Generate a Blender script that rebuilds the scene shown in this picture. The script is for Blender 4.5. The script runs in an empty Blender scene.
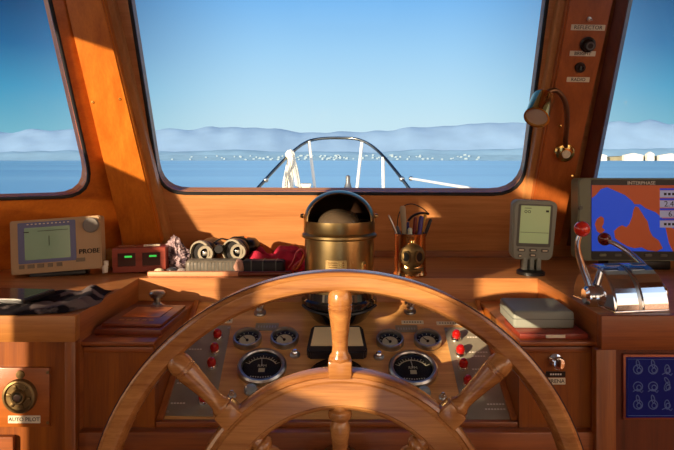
import bpy, bmesh, math, random
from mathutils import Vector, Matrix, noise
random.seed(7)
SC = bpy.context.scene
COL = SC.collection
PI = math.pi
F, CX, HY = 655.0, 337.0, 160.0          # 35 mm lens on 674 px, vanishing point of the cabin

# ------------------------------------------------------------------ colour / materials
def lin(c):
    return tuple(((v/255)/12.92 if v/255 <= .04045 else ((v/255+.055)/1.055)**2.4) for v in c)
def mat(name, col=(128,128,128), rough=.5, metal=0.0, emit=None, es=0.0, coat=0.0, spec=.5, noise_amt=0, noise_scale=30, bump=0, trans=0, ior=1.45):
    m = bpy.data.materials.new(name); m.use_nodes = True
    nt = m.node_tree; b = nt.nodes['Principled BSDF']
    c = lin(col)
    b.inputs['Base Color'].default_value = (*c, 1)
    b.inputs['Roughness'].default_value = rough
    b.inputs['Metallic'].default_value = metal
    b.inputs['Specular IOR Level'].default_value = spec
    b.inputs['Coat Weight'].default_value = coat
    b.inputs['Coat Roughness'].default_value = .12
    b.inputs['Transmission Weight'].default_value = trans
    b.inputs['IOR'].default_value = ior
    if emit:
        b.inputs['Emission Color'].default_value = (*lin(emit), 1)
        b.inputs['Emission Strength'].default_value = es
    tc = nt.nodes.new('ShaderNodeTexCoord')
    n = nt.nodes.new('ShaderNodeTexNoise'); n.inputs['Scale'].default_value = noise_scale; n.inputs['Detail'].default_value = 5
    nt.links.new(tc.outputs['Object'], n.inputs['Vector'])
    a = noise_amt
    r = nt.nodes.new('ShaderNodeValToRGB')
    r.color_ramp.elements[0].position = .3; r.color_ramp.elements[1].position = .7
    r.color_ramp.elements[0].color = (*[v*(1-a) for v in c], 1)
    r.color_ramp.elements[1].color = (*[min(1, v*(1+a)) for v in c], 1)
    nt.links.new(n.outputs['Fac'], r.inputs['Fac']); nt.links.new(r.outputs['Color'], b.inputs['Base Color'])
    if bump:
        bp = nt.nodes.new('ShaderNodeBump'); bp.inputs['Strength'].default_value = bump; bp.inputs['Distance'].default_value = .002
        nt.links.new(n.outputs['Fac'], bp.inputs['Height']); nt.links.new(bp.outputs['Normal'], b.inputs['Normal'])
    return m
def wood(name, dark, light, axis='X', sc=1.0, rough=.42, coat=.22):
    m = bpy.data.materials.new(name); m.use_nodes = True
    nt = m.node_tree; b = nt.nodes['Principled BSDF']; L = nt.links
    tc = nt.nodes.new('ShaderNodeTexCoord'); mp = nt.nodes.new('ShaderNodeMapping')
    s = [26*sc]*3; s['XYZ'.index(axis)] = 1.6*sc
    mp.inputs['Scale'].default_value = s
    L.new(tc.outputs['Object'], mp.inputs['Vector'])
    n = nt.nodes.new('ShaderNodeTexNoise'); n.inputs['Scale'].default_value = 1.3; n.inputs['Detail'].default_value = 7
    n.inputs['Roughness'].default_value = .62; n.inputs['Distortion'].default_value = .5
    L.new(mp.outputs['Vector'], n.inputs['Vector'])
    mp2 = nt.nodes.new('ShaderNodeMapping'); s2 = [160*sc]*3; s2['XYZ'.index(axis)] = 9*sc
    mp2.inputs['Scale'].default_value = s2; L.new(tc.outputs['Object'], mp2.inputs['Vector'])
    n2 = nt.nodes.new('ShaderNodeTexNoise'); n2.inputs['Scale'].default_value = 2; n2.inputs['Detail'].default_value = 3
    L.new(mp2.outputs['Vector'], n2.inputs['Vector'])
    mx = nt.nodes.new('ShaderNodeMath'); mx.operation = 'MULTIPLY_ADD'; mx.inputs[1].default_value = .3
    L.new(n2.outputs['Fac'], mx.inputs[0]); L.new(n.outputs['Fac'], mx.inputs[2])
    r = nt.nodes.new('ShaderNodeValToRGB'); e = r.color_ramp.elements
    e[0].position = .42; e[0].color = (*lin(dark), 1); e[1].position = .88; e[1].color = (*lin(light), 1)
    L.new(mx.outputs[0], r.inputs['Fac']); L.new(r.outputs['Color'], b.inputs['Base Color'])
    b.inputs['Roughness'].default_value = rough
    b.inputs['Coat Weight'].default_value = coat; b.inputs['Coat Roughness'].default_value = .15
    bp = nt.nodes.new('ShaderNodeBump'); bp.inputs['Strength'].default_value = .08; bp.inputs['Distance'].default_value = .001
    L.new(n2.outputs['Fac'], bp.inputs['Height']); L.new(bp.outputs['Normal'], b.inputs['Normal'])
    return m
W_X = wood('teak_x', (112,54,20), (168,94,38), 'X')
W_SHELF = wood('shelf_teak', (158,96,48), (206,144,86), 'X')
W_Y = wood('teak_y', (136,74,30), (190,116,56), 'Y')
W_RAIL = wood('rail_teak', (146,88,36), (192,130,62), 'X')
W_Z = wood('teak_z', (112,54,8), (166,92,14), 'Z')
W_WALL = wood('mahogany_wall', (172,110,62), (212,152,96), 'X', .7)
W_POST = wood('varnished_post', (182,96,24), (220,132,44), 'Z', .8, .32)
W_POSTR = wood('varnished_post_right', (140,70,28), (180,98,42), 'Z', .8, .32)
W_PANEL = wood('panel_teak', (184,128,68), (234,182,112), 'X', 1.1)
W_DARK = wood('dark_mahogany', (84,32,14), (128,54,24), 'X')
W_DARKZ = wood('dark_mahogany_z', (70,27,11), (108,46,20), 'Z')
W_WHEEL = wood('wheel_wood', (132,80,42), (202,146,84), 'X', 1.0, .24, .5)
W_CEIL = wood('ceiling_wood', (190,140,90), (220,175,125), 'Y', .6)
W_PLATE = wood('plate_wood', (144,74,20), (182,104,38), 'X', .8, .4)
W_RED = wood('red_wood', (118,40,26), (160,64,42), 'X', 1.2)
BRASS = mat('brass', (158,138,96), .28, 1.0, noise_amt=.25, noise_scale=18)
BRASS_D = mat('aged_brass', (132,110,72), .48, .8, noise_amt=.3, noise_scale=40)
COPPER = mat('copper_brass', (226,170,112), .22, 1.0, noise_amt=.12)
GOLD = mat('polished_brass', (222,184,110), .14, 1.0)
CHROME = mat('chrome', (226,230,236), .10, 1.0)
STEEL = mat('satin_steel', (178,176,170), .3, 1.0, noise_amt=.08)
ALU = mat('brushed_plate', (158,152,132), .42, .35, noise_amt=.12, noise_scale=14)
BLACK = mat('black_plastic', (18,18,20), .35)
BLACKG = mat('black_gloss', (12,12,14), .08, coat=.6)
RUBBER = mat('black_rubber', (20,22,26), .6)
DIAL = mat('dial_black', (24,22,22), .4)
DIALC = mat('dial_cream', (226,222,190), .5)
WHITE = mat('white_paint', (222,218,206), .45)
LABEL = mat('label_white', (226,216,190), .5)
INK = mat('ink', (34,28,24), .6)
CREAM = mat('cream_face', (232,216,172), .45, noise_amt=.05)
GREYP = mat('grey_plastic', (96,98,94), .45, noise_amt=.05)
GREYC = mat('grey_case', (142,148,138), .5, noise_amt=.04)
BEIGE = mat('beige_plastic', (178,150,116), .5, noise_amt=.03)
GREENGREY = mat('green_grey_casing', (118,124,104), .42, noise_amt=.05)
RED = mat('red_knob', (176,20,20), .18, coat=.8)
REDB = mat('red_ball', (206,44,28), .16, coat=.8)
REDD = mat('dark_red_ball', (96,16,14), .14, coat=.8)
BLUEP = mat('blue_plaque', (6,26,116), .5, spec=.2)  # darkening toward the view edge put into a deeper even blue
PALEB = mat('pale_blue_lines', (90,116,176), .6)
def glassmat(name, tint=(1,1,1), gl=1.0):
    m = bpy.data.materials.new(name); m.use_nodes = True; nt = m.node_tree; L = nt.links
    for n in list(nt.nodes):
        if n.type == 'BSDF_PRINCIPLED': nt.nodes.remove(n)
    out = nt.nodes['Material Output']
    t = nt.nodes.new('ShaderNodeBsdfTransparent'); t.inputs[0].default_value = (*tint, 1)
    g = nt.nodes.new('ShaderNodeBsdfGlossy'); g.inputs['Roughness'].default_value = .02
    fr = nt.nodes.new('ShaderNodeFresnel'); fr.inputs[0].default_value = 1.3
    ml = nt.nodes.new('ShaderNodeMath'); ml.operation = 'MULTIPLY'; ml.inputs[1].default_value = gl
    mx = nt.nodes.new('ShaderNodeMixShader')
    L.new(fr.outputs[0], ml.inputs[0]); L.new(ml.outputs[0], mx.inputs[0]); L.new(t.outputs[0], mx.inputs[1]); L.new(g.outputs[0], mx.inputs[2])
    L.new(mx.outputs[0], out.inputs[0])
    return m
GLASS = glassmat('window_glass', (.97,.99,1), .5)
GGLASS = glassmat('gauge_glass', (.97,.98,1), .5)

# ------------------------------------------------------------------ object helpers
def setp(o, label=None, cat=None, group=None, kind=None):
    if label: o['label'] = label
    if cat: o['category'] = cat
    if group: o['group'] = group
    if kind: o['kind'] = kind
    return o
def link(name, bm, m, parent=None, smooth=35, loc=None):
    bmesh.ops.recalc_face_normals(bm, faces=bm.faces)
    me = bpy.data.meshes.new(name); bm.to_mesh(me); bm.free()
    ms = m if isinstance(m, (list, tuple)) else [m]
    for x in ms: me.materials.append(x)
    if smooth:
        for p in me.polygons: p.use_smooth = True
        me.set_sharp_from_angle(angle=math.radians(smooth))
    o = bpy.data.objects.new(name, me); COL.objects.link(o)
    if parent: o.parent = parent
    if loc is not None: o.location = loc
    return o
def thing(name, label, cat, loc=(0,0,0), rot=(0,0,0), group=None):
    o = bpy.data.objects.new(name, None); o.empty_display_size = .02; COL.objects.link(o)
    o.location = loc; o.rotation_euler = rot
    return setp(o, label, cat, group)
def tree_copy(o, parent=None):
    c = o.copy(); COL.objects.link(c)
    if parent: c.parent = parent
    for ch in list(o.children): tree_copy(ch, c)
    return c
def BM(): return bmesh.new()
I4 = Matrix.Identity(4)
def T(x, y, z): return Matrix.Translation((x, y, z))
def R(a, ax): return Matrix.Rotation(math.radians(a), 4, ax)
def box(bm, c, s, bev=0, M=I4, seg=2, mi=0):
    t = bmesh.new()
    bmesh.ops.create_cube(t, size=1, matrix=Matrix.Diagonal((*s, 1)))
    if bev: bmesh.ops.bevel(t, geom=t.edges[:], offset=bev, segments=seg, affect='EDGES', profile=.5)
    t.transform(M @ T(*c)); merge(bm, t, mi)
def merge(bm, t, mi=0):
    vm = {v: bm.verts.new(v.co) for v in t.verts}
    for f in t.faces:
        try:
            nf = bm.faces.new([vm[v] for v in f.verts]); nf.material_index = mi
        except ValueError: pass
    t.free()
def lathe(bm, prof, M=I4, seg=40, cap=True, mi=0):
    t = bmesh.new(); rings = []
    for r, z in prof:
        if r < 1e-6: rings.append([t.verts.new((0,0,z))])
        else: rings.append([t.verts.new((r*math.cos(2*PI*i/seg), r*math.sin(2*PI*i/seg), z)) for i in range(seg)])
    for a, b in zip(rings, rings[1:]):
        for i in range(seg):
            j = (i+1) % seg
            if len(a) == 1 and len(b) == 1: continue
            if len(a) == 1: t.faces.new((a[0], b[i], b[j]))
            elif len(b) == 1: t.faces.new((a[i], a[j], b[0]))
            else: t.faces.new((a[i], a[j], b[j], b[i]))
    if cap:
        for rg in (rings[0], rings[-1]):
            if len(rg) > 2: t.faces.new(rg)
    t.transform(M); merge(bm, t, mi)
def ringlathe(bm, prof, M=I4, seg=64):   # closed profile loop -> torus-like
    t = bmesh.new(); n = len(prof)
    g = [[t.verts.new((r*math.cos(2*PI*i/seg), r*math.sin(2*PI*i/seg), z)) for r, z in prof] for i in range(seg)]
    for i in range(seg):
        for k in range(n):
            t.faces.new((g[i][k], g[(i+1)%seg][k], g[(i+1)%seg][(k+1)%n], g[i][(k+1)%n]))
    t.transform(M); merge(bm, t)
def tube(bm, pts, r, seg=12, M=I4, closed=False, cap=True, flat=1.0):
    pts = [Vector(p) for p in pts]; n = len(pts)
    rs = r if isinstance(r, (list, tuple)) else [r]*n
    t = bmesh.new(); rings = []; up = None
    for i, p in enumerate(pts):
        if closed: d = (pts[(i+1)%n]-pts[i-1]).normalized()
        else: d = (pts[min(i+1,n-1)]-pts[max(i-1,0)]).normalized()
        if up is None:
            up = Vector((0,0,1)) if abs(d.z) < .9 else Vector((0,1,0))
        a = d.cross(up)
        if a.length < 1e-5: a = d.orthogonal()
        a.normalize(); b = a.cross(d).normalized(); up = b
        rings.append([t.verts.new(p + a*math.cos(2*PI*k/seg)*rs[i] + b*math.sin(2*PI*k/seg)*rs[i]*flat) for k in range(seg)])
    rng = range(n) if closed else range(n-1)
    for i in rng:
        A, B = rings[i], rings[(i+1)%n]
        for k in range(seg): t.faces.new((A[k], A[(k+1)%seg], B[(k+1)%seg], B[k]))
    if cap and not closed: t.faces.new(rings[0]); t.faces.new(rings[-1])
    t.transform(M); merge(bm, t)
def smoothpts(pts, n=8):
    P = [Vector(p) for p in pts]; P = [2*P[0]-P[1]] + P + [2*P[-1]-P[-2]]; out = []
    for i in range(1, len(P)-2):
        for k in range(n):
            t = k/n
            out.append(.5*((2*P[i]) + (-P[i-1]+P[i+1])*t + (2*P[i-1]-5*P[i]+4*P[i+1]-P[i+2])*t*t + (-P[i-1]+3*P[i]-3*P[i+1]+P[i+2])*t**3))
    out.append(P[-2]); return out
def prism(bm, pts, off, M=I4, bev=0, mi=0):
    """solid from a planar 3-D polygon pushed by vector off"""
    t = bmesh.new(); a = [t.verts.new(p) for p in pts]; f = t.faces.new(a)
    r = bmesh.ops.extrude_face_region(t, geom=[f])
    bmesh.ops.translate(t, verts=[v for v in r['geom'] if isinstance(v, bmesh.types.BMVert)], vec=off)
    if bev: bmesh.ops.bevel(t, geom=t.edges[:], offset=bev, segments=2, affect='EDGES')
    t.transform(M); merge(bm, t, mi)
def plate(bm, outer, holes, off):
    """slab with holes: outer/holes are planar 3-D loops"""
    t = bmesh.new(); ed = []
    for loop in [outer]+holes:
        vs = [t.verts.new(p) for p in loop]
        ed += [t.edges.new((vs[i], vs[(i+1)%len(vs)])) for i in range(len(vs))]
    r = bmesh.ops.triangle_fill(t, edges=ed, use_beauty=True)
    fs = [f for f in t.faces]
    r = bmesh.ops.extrude_face_region(t, geom=fs)
    bmesh.ops.translate(t, verts=[v for v in r['geom'] if isinstance(v, bmesh.types.BMVert)], vec=off)
    merge(bm, t)
def rrect(w, h, r, n=6):
    out = []
    for cx, cy, a0 in ((w/2-r, h/2-r, 0), (-w/2+r, h/2-r, 90), (-w/2+r, -h/2+r, 180), (w/2-r, -h/2+r, 270)):
        for k in range(n+1):
            a = math.radians(a0+90*k/n); out.append((cx+r*math.cos(a), cy+r*math.sin(a)))
    return out
def rslab(bm, w, h, d, r, M=I4, bev=0, mi=0):
    """rounded slab in local XY, thickness d along +Z from 0"""
    prism(bm, [(x, y, 0) for x, y in rrect(w, h, r)], (0,0,d), M, bev, mi)
def text(bm, s, size, M=I4, ext=.0003):
    c = bpy.data.curves.new('t', 'FONT'); c.body = s; c.size = size; c.extrude = ext; c.align_x = 'CENTER'; c.align_y = 'CENTER'; c.resolution_u = 2
    o = bpy.data.objects.new('t', c); COL.objects.link(o); bpy.context.view_layer.update()
    dg = bpy.context.evaluated_depsgraph_get()
    me = bpy.data.meshes.new_from_object(o.evaluated_get(dg))
    t = bmesh.new(); t.from_mesh(me); t.transform(M); merge(bm, t)
    bpy.data.objects.remove(o); bpy.data.curves.remove(c); bpy.data.meshes.remove(me)
def blob(bm, c, r, s=(1,1,1), sub=2, amp=0, fr=20, M=I4, seed=0):
    t = bmesh.new(); bmesh.ops.create_icosphere(t, subdivisions=sub, radius=1)
    for v in t.verts:
        k = 1 + amp*noise.noise(v.co*fr*.1+Vector((seed, seed*2, 0)))
        v.co = Vector((v.co.x*s[0], v.co.y*s[1], v.co.z*s[2]))*r*k + Vector(c)
    t.transform(M); merge(bm, t)
def ray(px, py, y): return Vector(((px-CX)/F*y, y, (HY-py)/F*y))
UP90 = R(90, 'X')      # local XY face turned upright, local +Z towards the viewer (-Y)

# ------------------------------------------------------------------ wall planes (lean toward helm as they rise)
LEAN = .364; Y0 = 1.798; XL = -.62; XR = .68
def wp(px, py, off=0):
    u, w = (px-CX)/F, (HY-py)/F; y = (Y0-off)/(1+LEAN*w); return Vector((u*y, y, w*y))
def lp(px, py, off=0):
    u, w = (px-CX)/F, (HY-py)/F; y = (Y0-XL-off)/(1+LEAN*w-u); return Vector((u*y, y, w*y))
def rp(px, py, off=0):
    u, w = (px-CX)/F, (HY-py)/F; y = (Y0+XR-off)/(1+LEAN*w+u); return Vector((u*y, y, w*y))
ZT, ZB = .62, -.31
def wy(x, z):
    y = Y0-LEAN*z
    if x < XL: y += (x-XL)
    if x > XR: y -= (x-XR)
    return y
def wq(x, z, off=0): return Vector((x, wy(x, z)-off, z))
nf = Vector((0, 1, LEAN)).normalized()
nl = Vector((-1, 1, LEAN)).normalized(); nr = Vector((1, 1, LEAN)).normalized()

def roundpoly(pts, rad, n=6):
    out = []; N = len(pts)
    for i in range(N):
        p = Vector(pts[i]); a = (Vector(pts[i-1])-p); b = (Vector(pts[(i+1)%N])-p)
        r = rad[i]; A = p+a.normalized()*r; B = p+b.normalized()*r
        if r == 0: out.append(p); continue
        for k in range(n+1):
            t = k/n; out.append(A*(1-t)**2 + p*2*t*(1-t) + B*t*t)
    return out
front2d = roundpoly([(159.5,194),(119,-62),(556,-62),(523,195)], [26,26,26,30])
left2d = roundpoly([(-150,205),(-130,-60),(37,-60),(96,196.5)], [24,24,24,34])
right2d = roundpoly([(586,196),(636,-60),(800,-60),(830,205)], [18,24,24,24])
def window(idx, nm, f2d, proj, n, outer, holes_mat, lab):
    hole = [proj(p[0], p[1]) for p in f2d]
    bm = BM(); plate(bm, outer, [hole], n*.05)
    w = link(nm, bm, holes_mat, smooth=0); setp(w, kind='structure')
    g = BM(); mid = [h + n*.024 for h in hole]
    prism(g, mid, n*.005)
    go = link('window_%d' % idx, g, GLASS, smooth=0); setp(go, kind='structure')
    k = BM(); tube(k, [h + n*.004 for h in hole], .0055, 8, closed=True)
    ko = link('window_gasket', k, RUBBER, go)
    return w
window(1, 'wall_front', front2d, wp, nf, [wq(XL,ZB), wq(XL,ZT), wq(XR,ZT), wq(XR,ZB)], W_WALL, '')
W_FL = wood('side_wall_wood', (176,92,22), (212,124,36), 'X', .7)
window(2, 'wall_front_left', left2d, lp, nl, [wq(-1.3,ZB), wq(-1.3,ZT), wq(XL,ZT), wq(XL,ZB)], W_FL, '')
window(3, 'wall_front_right', right2d, rp, nr, [wq(1.3,ZB), wq(1.3,ZT), wq(XR,ZT), wq(XR,ZB)], W_WALL, '')

# corner posts and mouldings
def post(idx, quad, base_off, thick, m, screws):
    bm = BM(); P = [wp(px, py, base_off) for px, py in quad]
    prism(bm, P, nf*thick, bev=.004)
    o = link('trim_%d' % idx, bm, m, smooth=30); setp(o, kind='structure')
    for px, py in screws:
        b = BM(); c = wp(px, py, base_off)
        lathe(b, [(0,.002),(.003,.0018),(.0042,0),(.0042,-.002)], Matrix.Translation(c) @ UP90, 12)
        link('screw', b, GOLD, o)
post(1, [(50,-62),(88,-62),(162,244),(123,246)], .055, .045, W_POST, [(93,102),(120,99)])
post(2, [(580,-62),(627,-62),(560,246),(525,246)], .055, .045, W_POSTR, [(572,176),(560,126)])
# chamfer strips beside the posts
def strip(idx, quad, off, th, m):
    bm = BM(); prism(bm, [wp(px, py, off) for px, py in quad], nf*th, bev=.002)
    setp(link('trim_%d' % idx, bm, m, smooth=30), kind='structure')
W_LITEDGE = wood('lit_edge_trim', (176,120,66), (206,150,92), 'Z')  # paler wood colour stands in for light caught along the post edges
strip(3, [(88,-62),(97,-62),(172,244),(162,244)], .03, .03, W_LITEDGE)
strip(4, [(570,-62),(580,-62),(525,246),(517,246)], .03, .03, W_LITEDGE)
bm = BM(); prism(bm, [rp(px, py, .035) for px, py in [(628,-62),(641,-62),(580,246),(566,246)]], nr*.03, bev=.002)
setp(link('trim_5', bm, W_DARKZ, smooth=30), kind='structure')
# low coaming rail where the wall meets the shelf
bm = BM()
prism(bm, [wq(XL+.1,-.28,.0), wq(XR-.06,-.28,.0), wq(XR-.06,-.28,.016), wq(XL+.1,-.28,.016)], (0,0,.018), bev=.003)
setp(link('trim_6', bm, W_X, smooth=30), kind='structure')

# ------------------------------------------------------------------ cabin shell
SUN = Vector((.6, .75, -.2)).normalized()
def yzloop(x, pts): return [(x, y, z) for y, z in pts]
bm = BM()  # unseen left wall; openings shaped so the sun throws the wanted patches
plate(bm, yzloop(-1.2, [(-1.7,-1.6),(1.35,-1.6),(1.35,-.3),(1.0,.66),(-1.7,.66)]),
      [yzloop(-1.2, [(.354,-.5),(.62,-.5),(.66,.03),(.86,.06),(.90,.17),(1.12,.20),(1.0,.50),(.354,.50)]),
       yzloop(-1.2, [(-.21,.07),(.05,.07),(.05,.33),(.02,.40),(-.05,.35),(-.065,.30),(-.21,.28)]),
       yzloop(-1.2, [(-.62,.03),(-.37,.03),(-.37,.29),(-.78,.29),(-.78,.20),(-.66,.17)]),
       yzloop(-1.2, [(1.05,.05),(1.19,-.02),(1.19,.035),(1.05,.11)]),
       yzloop(-1.2, [(-.56,.475),(-.30,.475),(-.30,.54),(-.56,.52)]),
       yzloop(-1.2, [(-1.6,-.1),(-1.1,-.1),(-1.1,.46),(-1.6,.46)])], (-.04,0,0))
setp(link('wall_left_sun_mask', bm, W_Y, smooth=0), kind='structure')
bm = BM()  # unseen right wall, its big openings made to admit fill light
plate(bm, yzloop(1.25, [(-1.7,-1.6),(1.35,-1.6),(1.35,-.3),(1.0,.66),(-1.7,.66)]),
      [yzloop(1.25, [(-1.5,-.2),(-.5,-.2),(-.5,.5),(-1.5,.5)]), yzloop(1.25, [(-.4,-.2),(.9,-.2),(.9,.5),(-.4,.5)])], (.04,0,0))
setp(link('wall_right', bm, W_Y, smooth=0), kind='structure')
bm = BM()  # unseen rear wall, added to hold back light reaching the console front
plate(bm, [(-1.24,-1.72,-1.6),(1.29,-1.72,-1.6),(1.29,-1.72,.66),(-1.24,-1.72,.66)],
      [[(-1.1,-1.72,-.15),(-.45,-1.72,-.15),(-.45,-1.72,.5),(-1.1,-1.72,.5)], [(-.3,-1.72,-1.5),(.45,-1.72,-1.5),(.45,-1.72,.5),(-.3,-1.72,.5)], [(.6,-1.72,-.15),(1.15,-1.72,-.15),(1.15,-1.72,.5),(.6,-1.72,.5)]], (0,-.04,0))
setp(link('wall_rear_baffle', bm, W_Z, smooth=0), kind='structure')
bm = BM(); box(bm, (0,.05,.68), (2.9,3.7,.06)); setp(link('ceiling', bm, W_CEIL), kind='structure')
bm = BM(); box(bm, (0,.1,-1.6), (2.9,3.7,.06)); setp(link('floor', bm, W_DARK), kind='structure')

# ------------------------------------------------------------------ helm console
con = thing('helm_console', 'varnished teak helm console with sunken tray and sloping instrument panel', 'console', (0,1.5,-1.57))
CB = Vector((0,1.5,-1.57))
def cpart(name, bm, m, parent=None, smooth=30):
    bm.transform(Matrix.Translation(-CB)); return link(name, bm, m, parent or con, smooth)
ZC = -.28; XA, XB = -.47, .475; YF, YS = 1.175, 1.55; ZP = -.336
bm = BM()
yb = lambda x: wy(x, ZC)-.002
prism(bm, [(-1.17,YF+.02,ZC),(XA,YF+.02,ZC),(XA,YS,ZC),(XB,YS,ZC),(XB,YF+.02,ZC),(1.2,YF+.02,ZC),(1.2,yb(1.2),ZC),(XR,yb(XR),ZC),(XL,yb(XL),ZC),(-1.17,yb(-1.17),ZC)], (0,0,-.028))
cpart('countertop', bm, W_SHELF)
# tray walls
bm = BM(); box(bm, (0.0025,YS+.0096,-.33), (XB-XA+.004,.02,.098)); cpart('tray_back', bm, W_SHELF)
bm = BM(); box(bm, (XA-.0094,(YF+YS)/2+.012,-.415), (.02,YS-YF-.02,.269)); cpart('tray_side', bm, W_Y)
bm = BM(); box(bm, (XB+.0094,(YF+YS)/2+.012,-.415), (.02,YS-YF-.02,.269)); cpart('tray_side', bm, W_Y)
# sloping panel
PA = math.degrees(math.atan2(.154, .325))
def pp(px, py, h=0):
    """point on the sloping panel under a picture point"""
    k = .154/.325; q = (py-HY)/F; y = (.336+k*1.55)/(q+k); p = Vector(((px-CX)/F*y, y, -q*y))
    return p + PN*h
PN = Vector((0,-math.sin(math.radians(PA)), math.cos(math.radians(PA))))
bm = BM(); prism(bm, [(-.337,1.225,-.49),(.337,1.225,-.49),(.337,1.56,-.3313),(-.337,1.56,-.3313)], -PN*.02); cpart('instrument_panel', bm, W_PANEL)
for s in (-1, 1):
    bm = BM(); prism(bm, [(s*.337,1.225,-.49),(s*.325,1.225,-.49),(s*.325,1.548,-.337),(s*.337,1.548,-.337)], PN*.008, bev=.001); cpart('panel_edge', bm, W_Y)
bm = BM(); box(bm, (0,1.222,-.492), (.674,.014,.012), .002); cpart('panel_edge', bm, W_X)
# lockers left and right of the panel
for x0, x1 in ((XA,-.337), (.337,XB)):
    bm = BM()
    box(bm, ((x0+x1)/2,1.385,-.43), (x1-x0-.001,.345,.186)); lk = cpart('locker', bm, W_Z)
    bm = BM(); box(bm, ((x0+x1)/2,1.378,-.337), (x1-x0+.004,.356,.008), .002); cpart('locker_top', bm, W_X, None)
    bm = BM(); box(bm, ((x0+x1)/2,1.2095,-.350), (x1-x0-.004,.006,.012), .002); cpart('moulding', bm, W_X, None)
# lower rails and base
bm = BM(); box(bm, (0.0025,1.205,-.545), (XB-XA+.001,.03,.10), .003); cpart('lower_rail', bm, W_X)
bm = BM(); box(bm, (0.0025,1.24,-1.03), (XB-XA-.001,.03,1.04)); cpart('base_panel', bm, W_Z)
for x0, x1, st, zr in ((-1.17, XA, (-.49, XA), -.327), (XB, 1.2, (.466, .502), -.341)):
    bm = BM(); box(bm, ((x0+x1)/2,YF+.012,(ZC+.0004+zr)/2), (x1-x0+.0004,.024,ZC+.0004-zr), .0015); cpart('front_rail', bm, W_RAIL if x0 < 0 else W_X)
    bm = BM(); box(bm, ((st[0]+st[1])/2,YF+.014,(zr-1.56)/2), (st[1]-st[0],.024,zr+1.56), .002); cpart('stile', bm, W_Z)
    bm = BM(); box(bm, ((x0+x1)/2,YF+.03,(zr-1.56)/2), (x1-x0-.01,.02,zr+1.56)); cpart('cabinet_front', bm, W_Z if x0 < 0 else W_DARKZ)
bm = BM(); box(bm, (-.72,YF+.014,-.60), (.27,.012,.20), .004); rf = cpart('raised_panel', bm, W_X)
bm = BM(); box(bm, (0,1.90,-1.0), (1.15,.02,1.1)); cpart('back_panel', bm, W_X)

# ------------------------------------------------------------------ steering wheel
wx, wz = .0046, -.554
wh = thing('steering_wheel', 'large varnished wooden ship steering wheel with turned spokes in front of the console', 'steering wheel', (wx,1.0,wz))
bm = BM()
def rimprof(r0, r1, d, n=5, step=.0):
    # closed section, local z = towards the viewer
    w = (r1-r0)
    return [(r0,0-d*.3),(r0+.002,d*.25),(r0+w*.2,d*.46),(r0+w*.45,d*.52),(r0+w*.78,d*.48),(r0+w*.84,d*.40),(r1-.002,d*.36),(r1,d*.2),(r1,-d*.3),(r1-w*.2,-d*.5),(r0+w*.2,-d*.5)]
ringlathe(bm, rimprof(.352,.386,.036), UP90, 128)
link('rim', bm, W_WHEEL, wh, 40)
bm = BM()
ringlathe(bm, [(.177,-.014),(.177,.010),(.181,.014),(.184,.0145),(.186,.018),(.219,.018),(.221,.0145),(.226,.0135),(.2285,.016),(.233,.013),(.235,.008),(.235,-.014)], UP90, 128)
link('hub_ring', bm, W_WHEEL, wh, 25)
for k in range(8):
    bm = BM(); M = R(45*k, 'Y') @ T(0,-.004,0)
    # turned handle outside the ring (local z is the radius)
    lathe(bm, [(.011,.236),(.0135,.246),(.0165,.252),(.0165,.256),(.0125,.262),(.0118,.270),(.0128,.285),(.0155,.310),(.0178,.326),(.0182,.3285),(.0170,.3290),(.0170,.3305),(.0182,.331),(.0183,.334),(.0170,.3345),(.0170,.336),(.0184,.3365),(.0186,.341),(.0175,.350),(.015,.357),(.010,.3615),(.004,.3638),(0,.3642)], M, 32, cap=True)
    box(bm, (0,0,.238), (.036,.03,.028), .004, M)
    lathe(bm, [(.0,.06),(.012,.06),(.012,.085),(.017,.092),(.017,.098),(.011,.104),(.0115,.12),(.015,.14),(.0155,.150),(.012,.158),(.017,.163),(.0185,.168),(.017,.173),(.012,.176),(.012,.182),(0,.182)], M, 28)
    link('spoke', bm, W_WHEEL, wh, 35)
bm = BM(); lathe(bm, [(0,.03),(.04,.03),(.055,.024),(.062,.018),(.07,.016),(.072,-.02),(0,-.02)], UP90, 48); link('hub', bm, W_WHEEL, wh)
bm = BM(); lathe(bm, [(0,.046),(.01,.044),(.022,.036),(.026,.03),(.026,.028),(0,.028)], UP90, 32); link('hub_cap', bm, BRASS, wh)
bm = BM(); lathe(bm, [(.022,-.02),(.022,-.10),(.04,-.12),(.04,-.187)], UP90, 32); link('shaft', bm, BRASS, wh)
bm = BM(); ringlathe(bm, [(.3845,.004),(.3845,.011),(.3864,.011),(.3864,.004)], UP90, 128); link('edge_band', bm, mat('dark_edge',(70,44,48),.3,coat=.5), wh)

# ------------------------------------------------------------------ binnacle compass
cy = 1.495
cp = thing('binnacle_compass', 'brass binnacle compass with open arched hood at the centre of the console', 'compass', (.005,cy,-.366))
b0 = -.366
bm = BM(); lathe(bm, [(0,0),(.052,0),(.062,.008),(.075,.026),(.084,.034),(.086,.040),(.086,.052),(.080,.056),(.077,.080),(0,.080)], seg=56); link('base', bm, BLACKG, cp)
bm = BM()
tube(bm, [(.087*math.cos(a), .087*math.sin(a), .046-.014*abs(math.sin(a))) for a in [math.radians(200+140*i/20) for i in range(21)]], .003, 8)
link('base_bracket', bm, BLACK, cp)
zf = -.173-b0
bm = BM(); lathe(bm, [(.0775,.07),(.0785,.075),(.0785,zf-.004),(.083,zf-.002),(.0855,zf),(.0855,zf+.005),(.082,zf+.008),(.0805,zf+.01),(.0812,zf+.012),(.0812,zf+.036),(.078,zf+.036),(.078,zf+.012),(0,zf+.012)], seg=64, cap=False)
link('drum', bm, BRASS, cp, 30)
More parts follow.
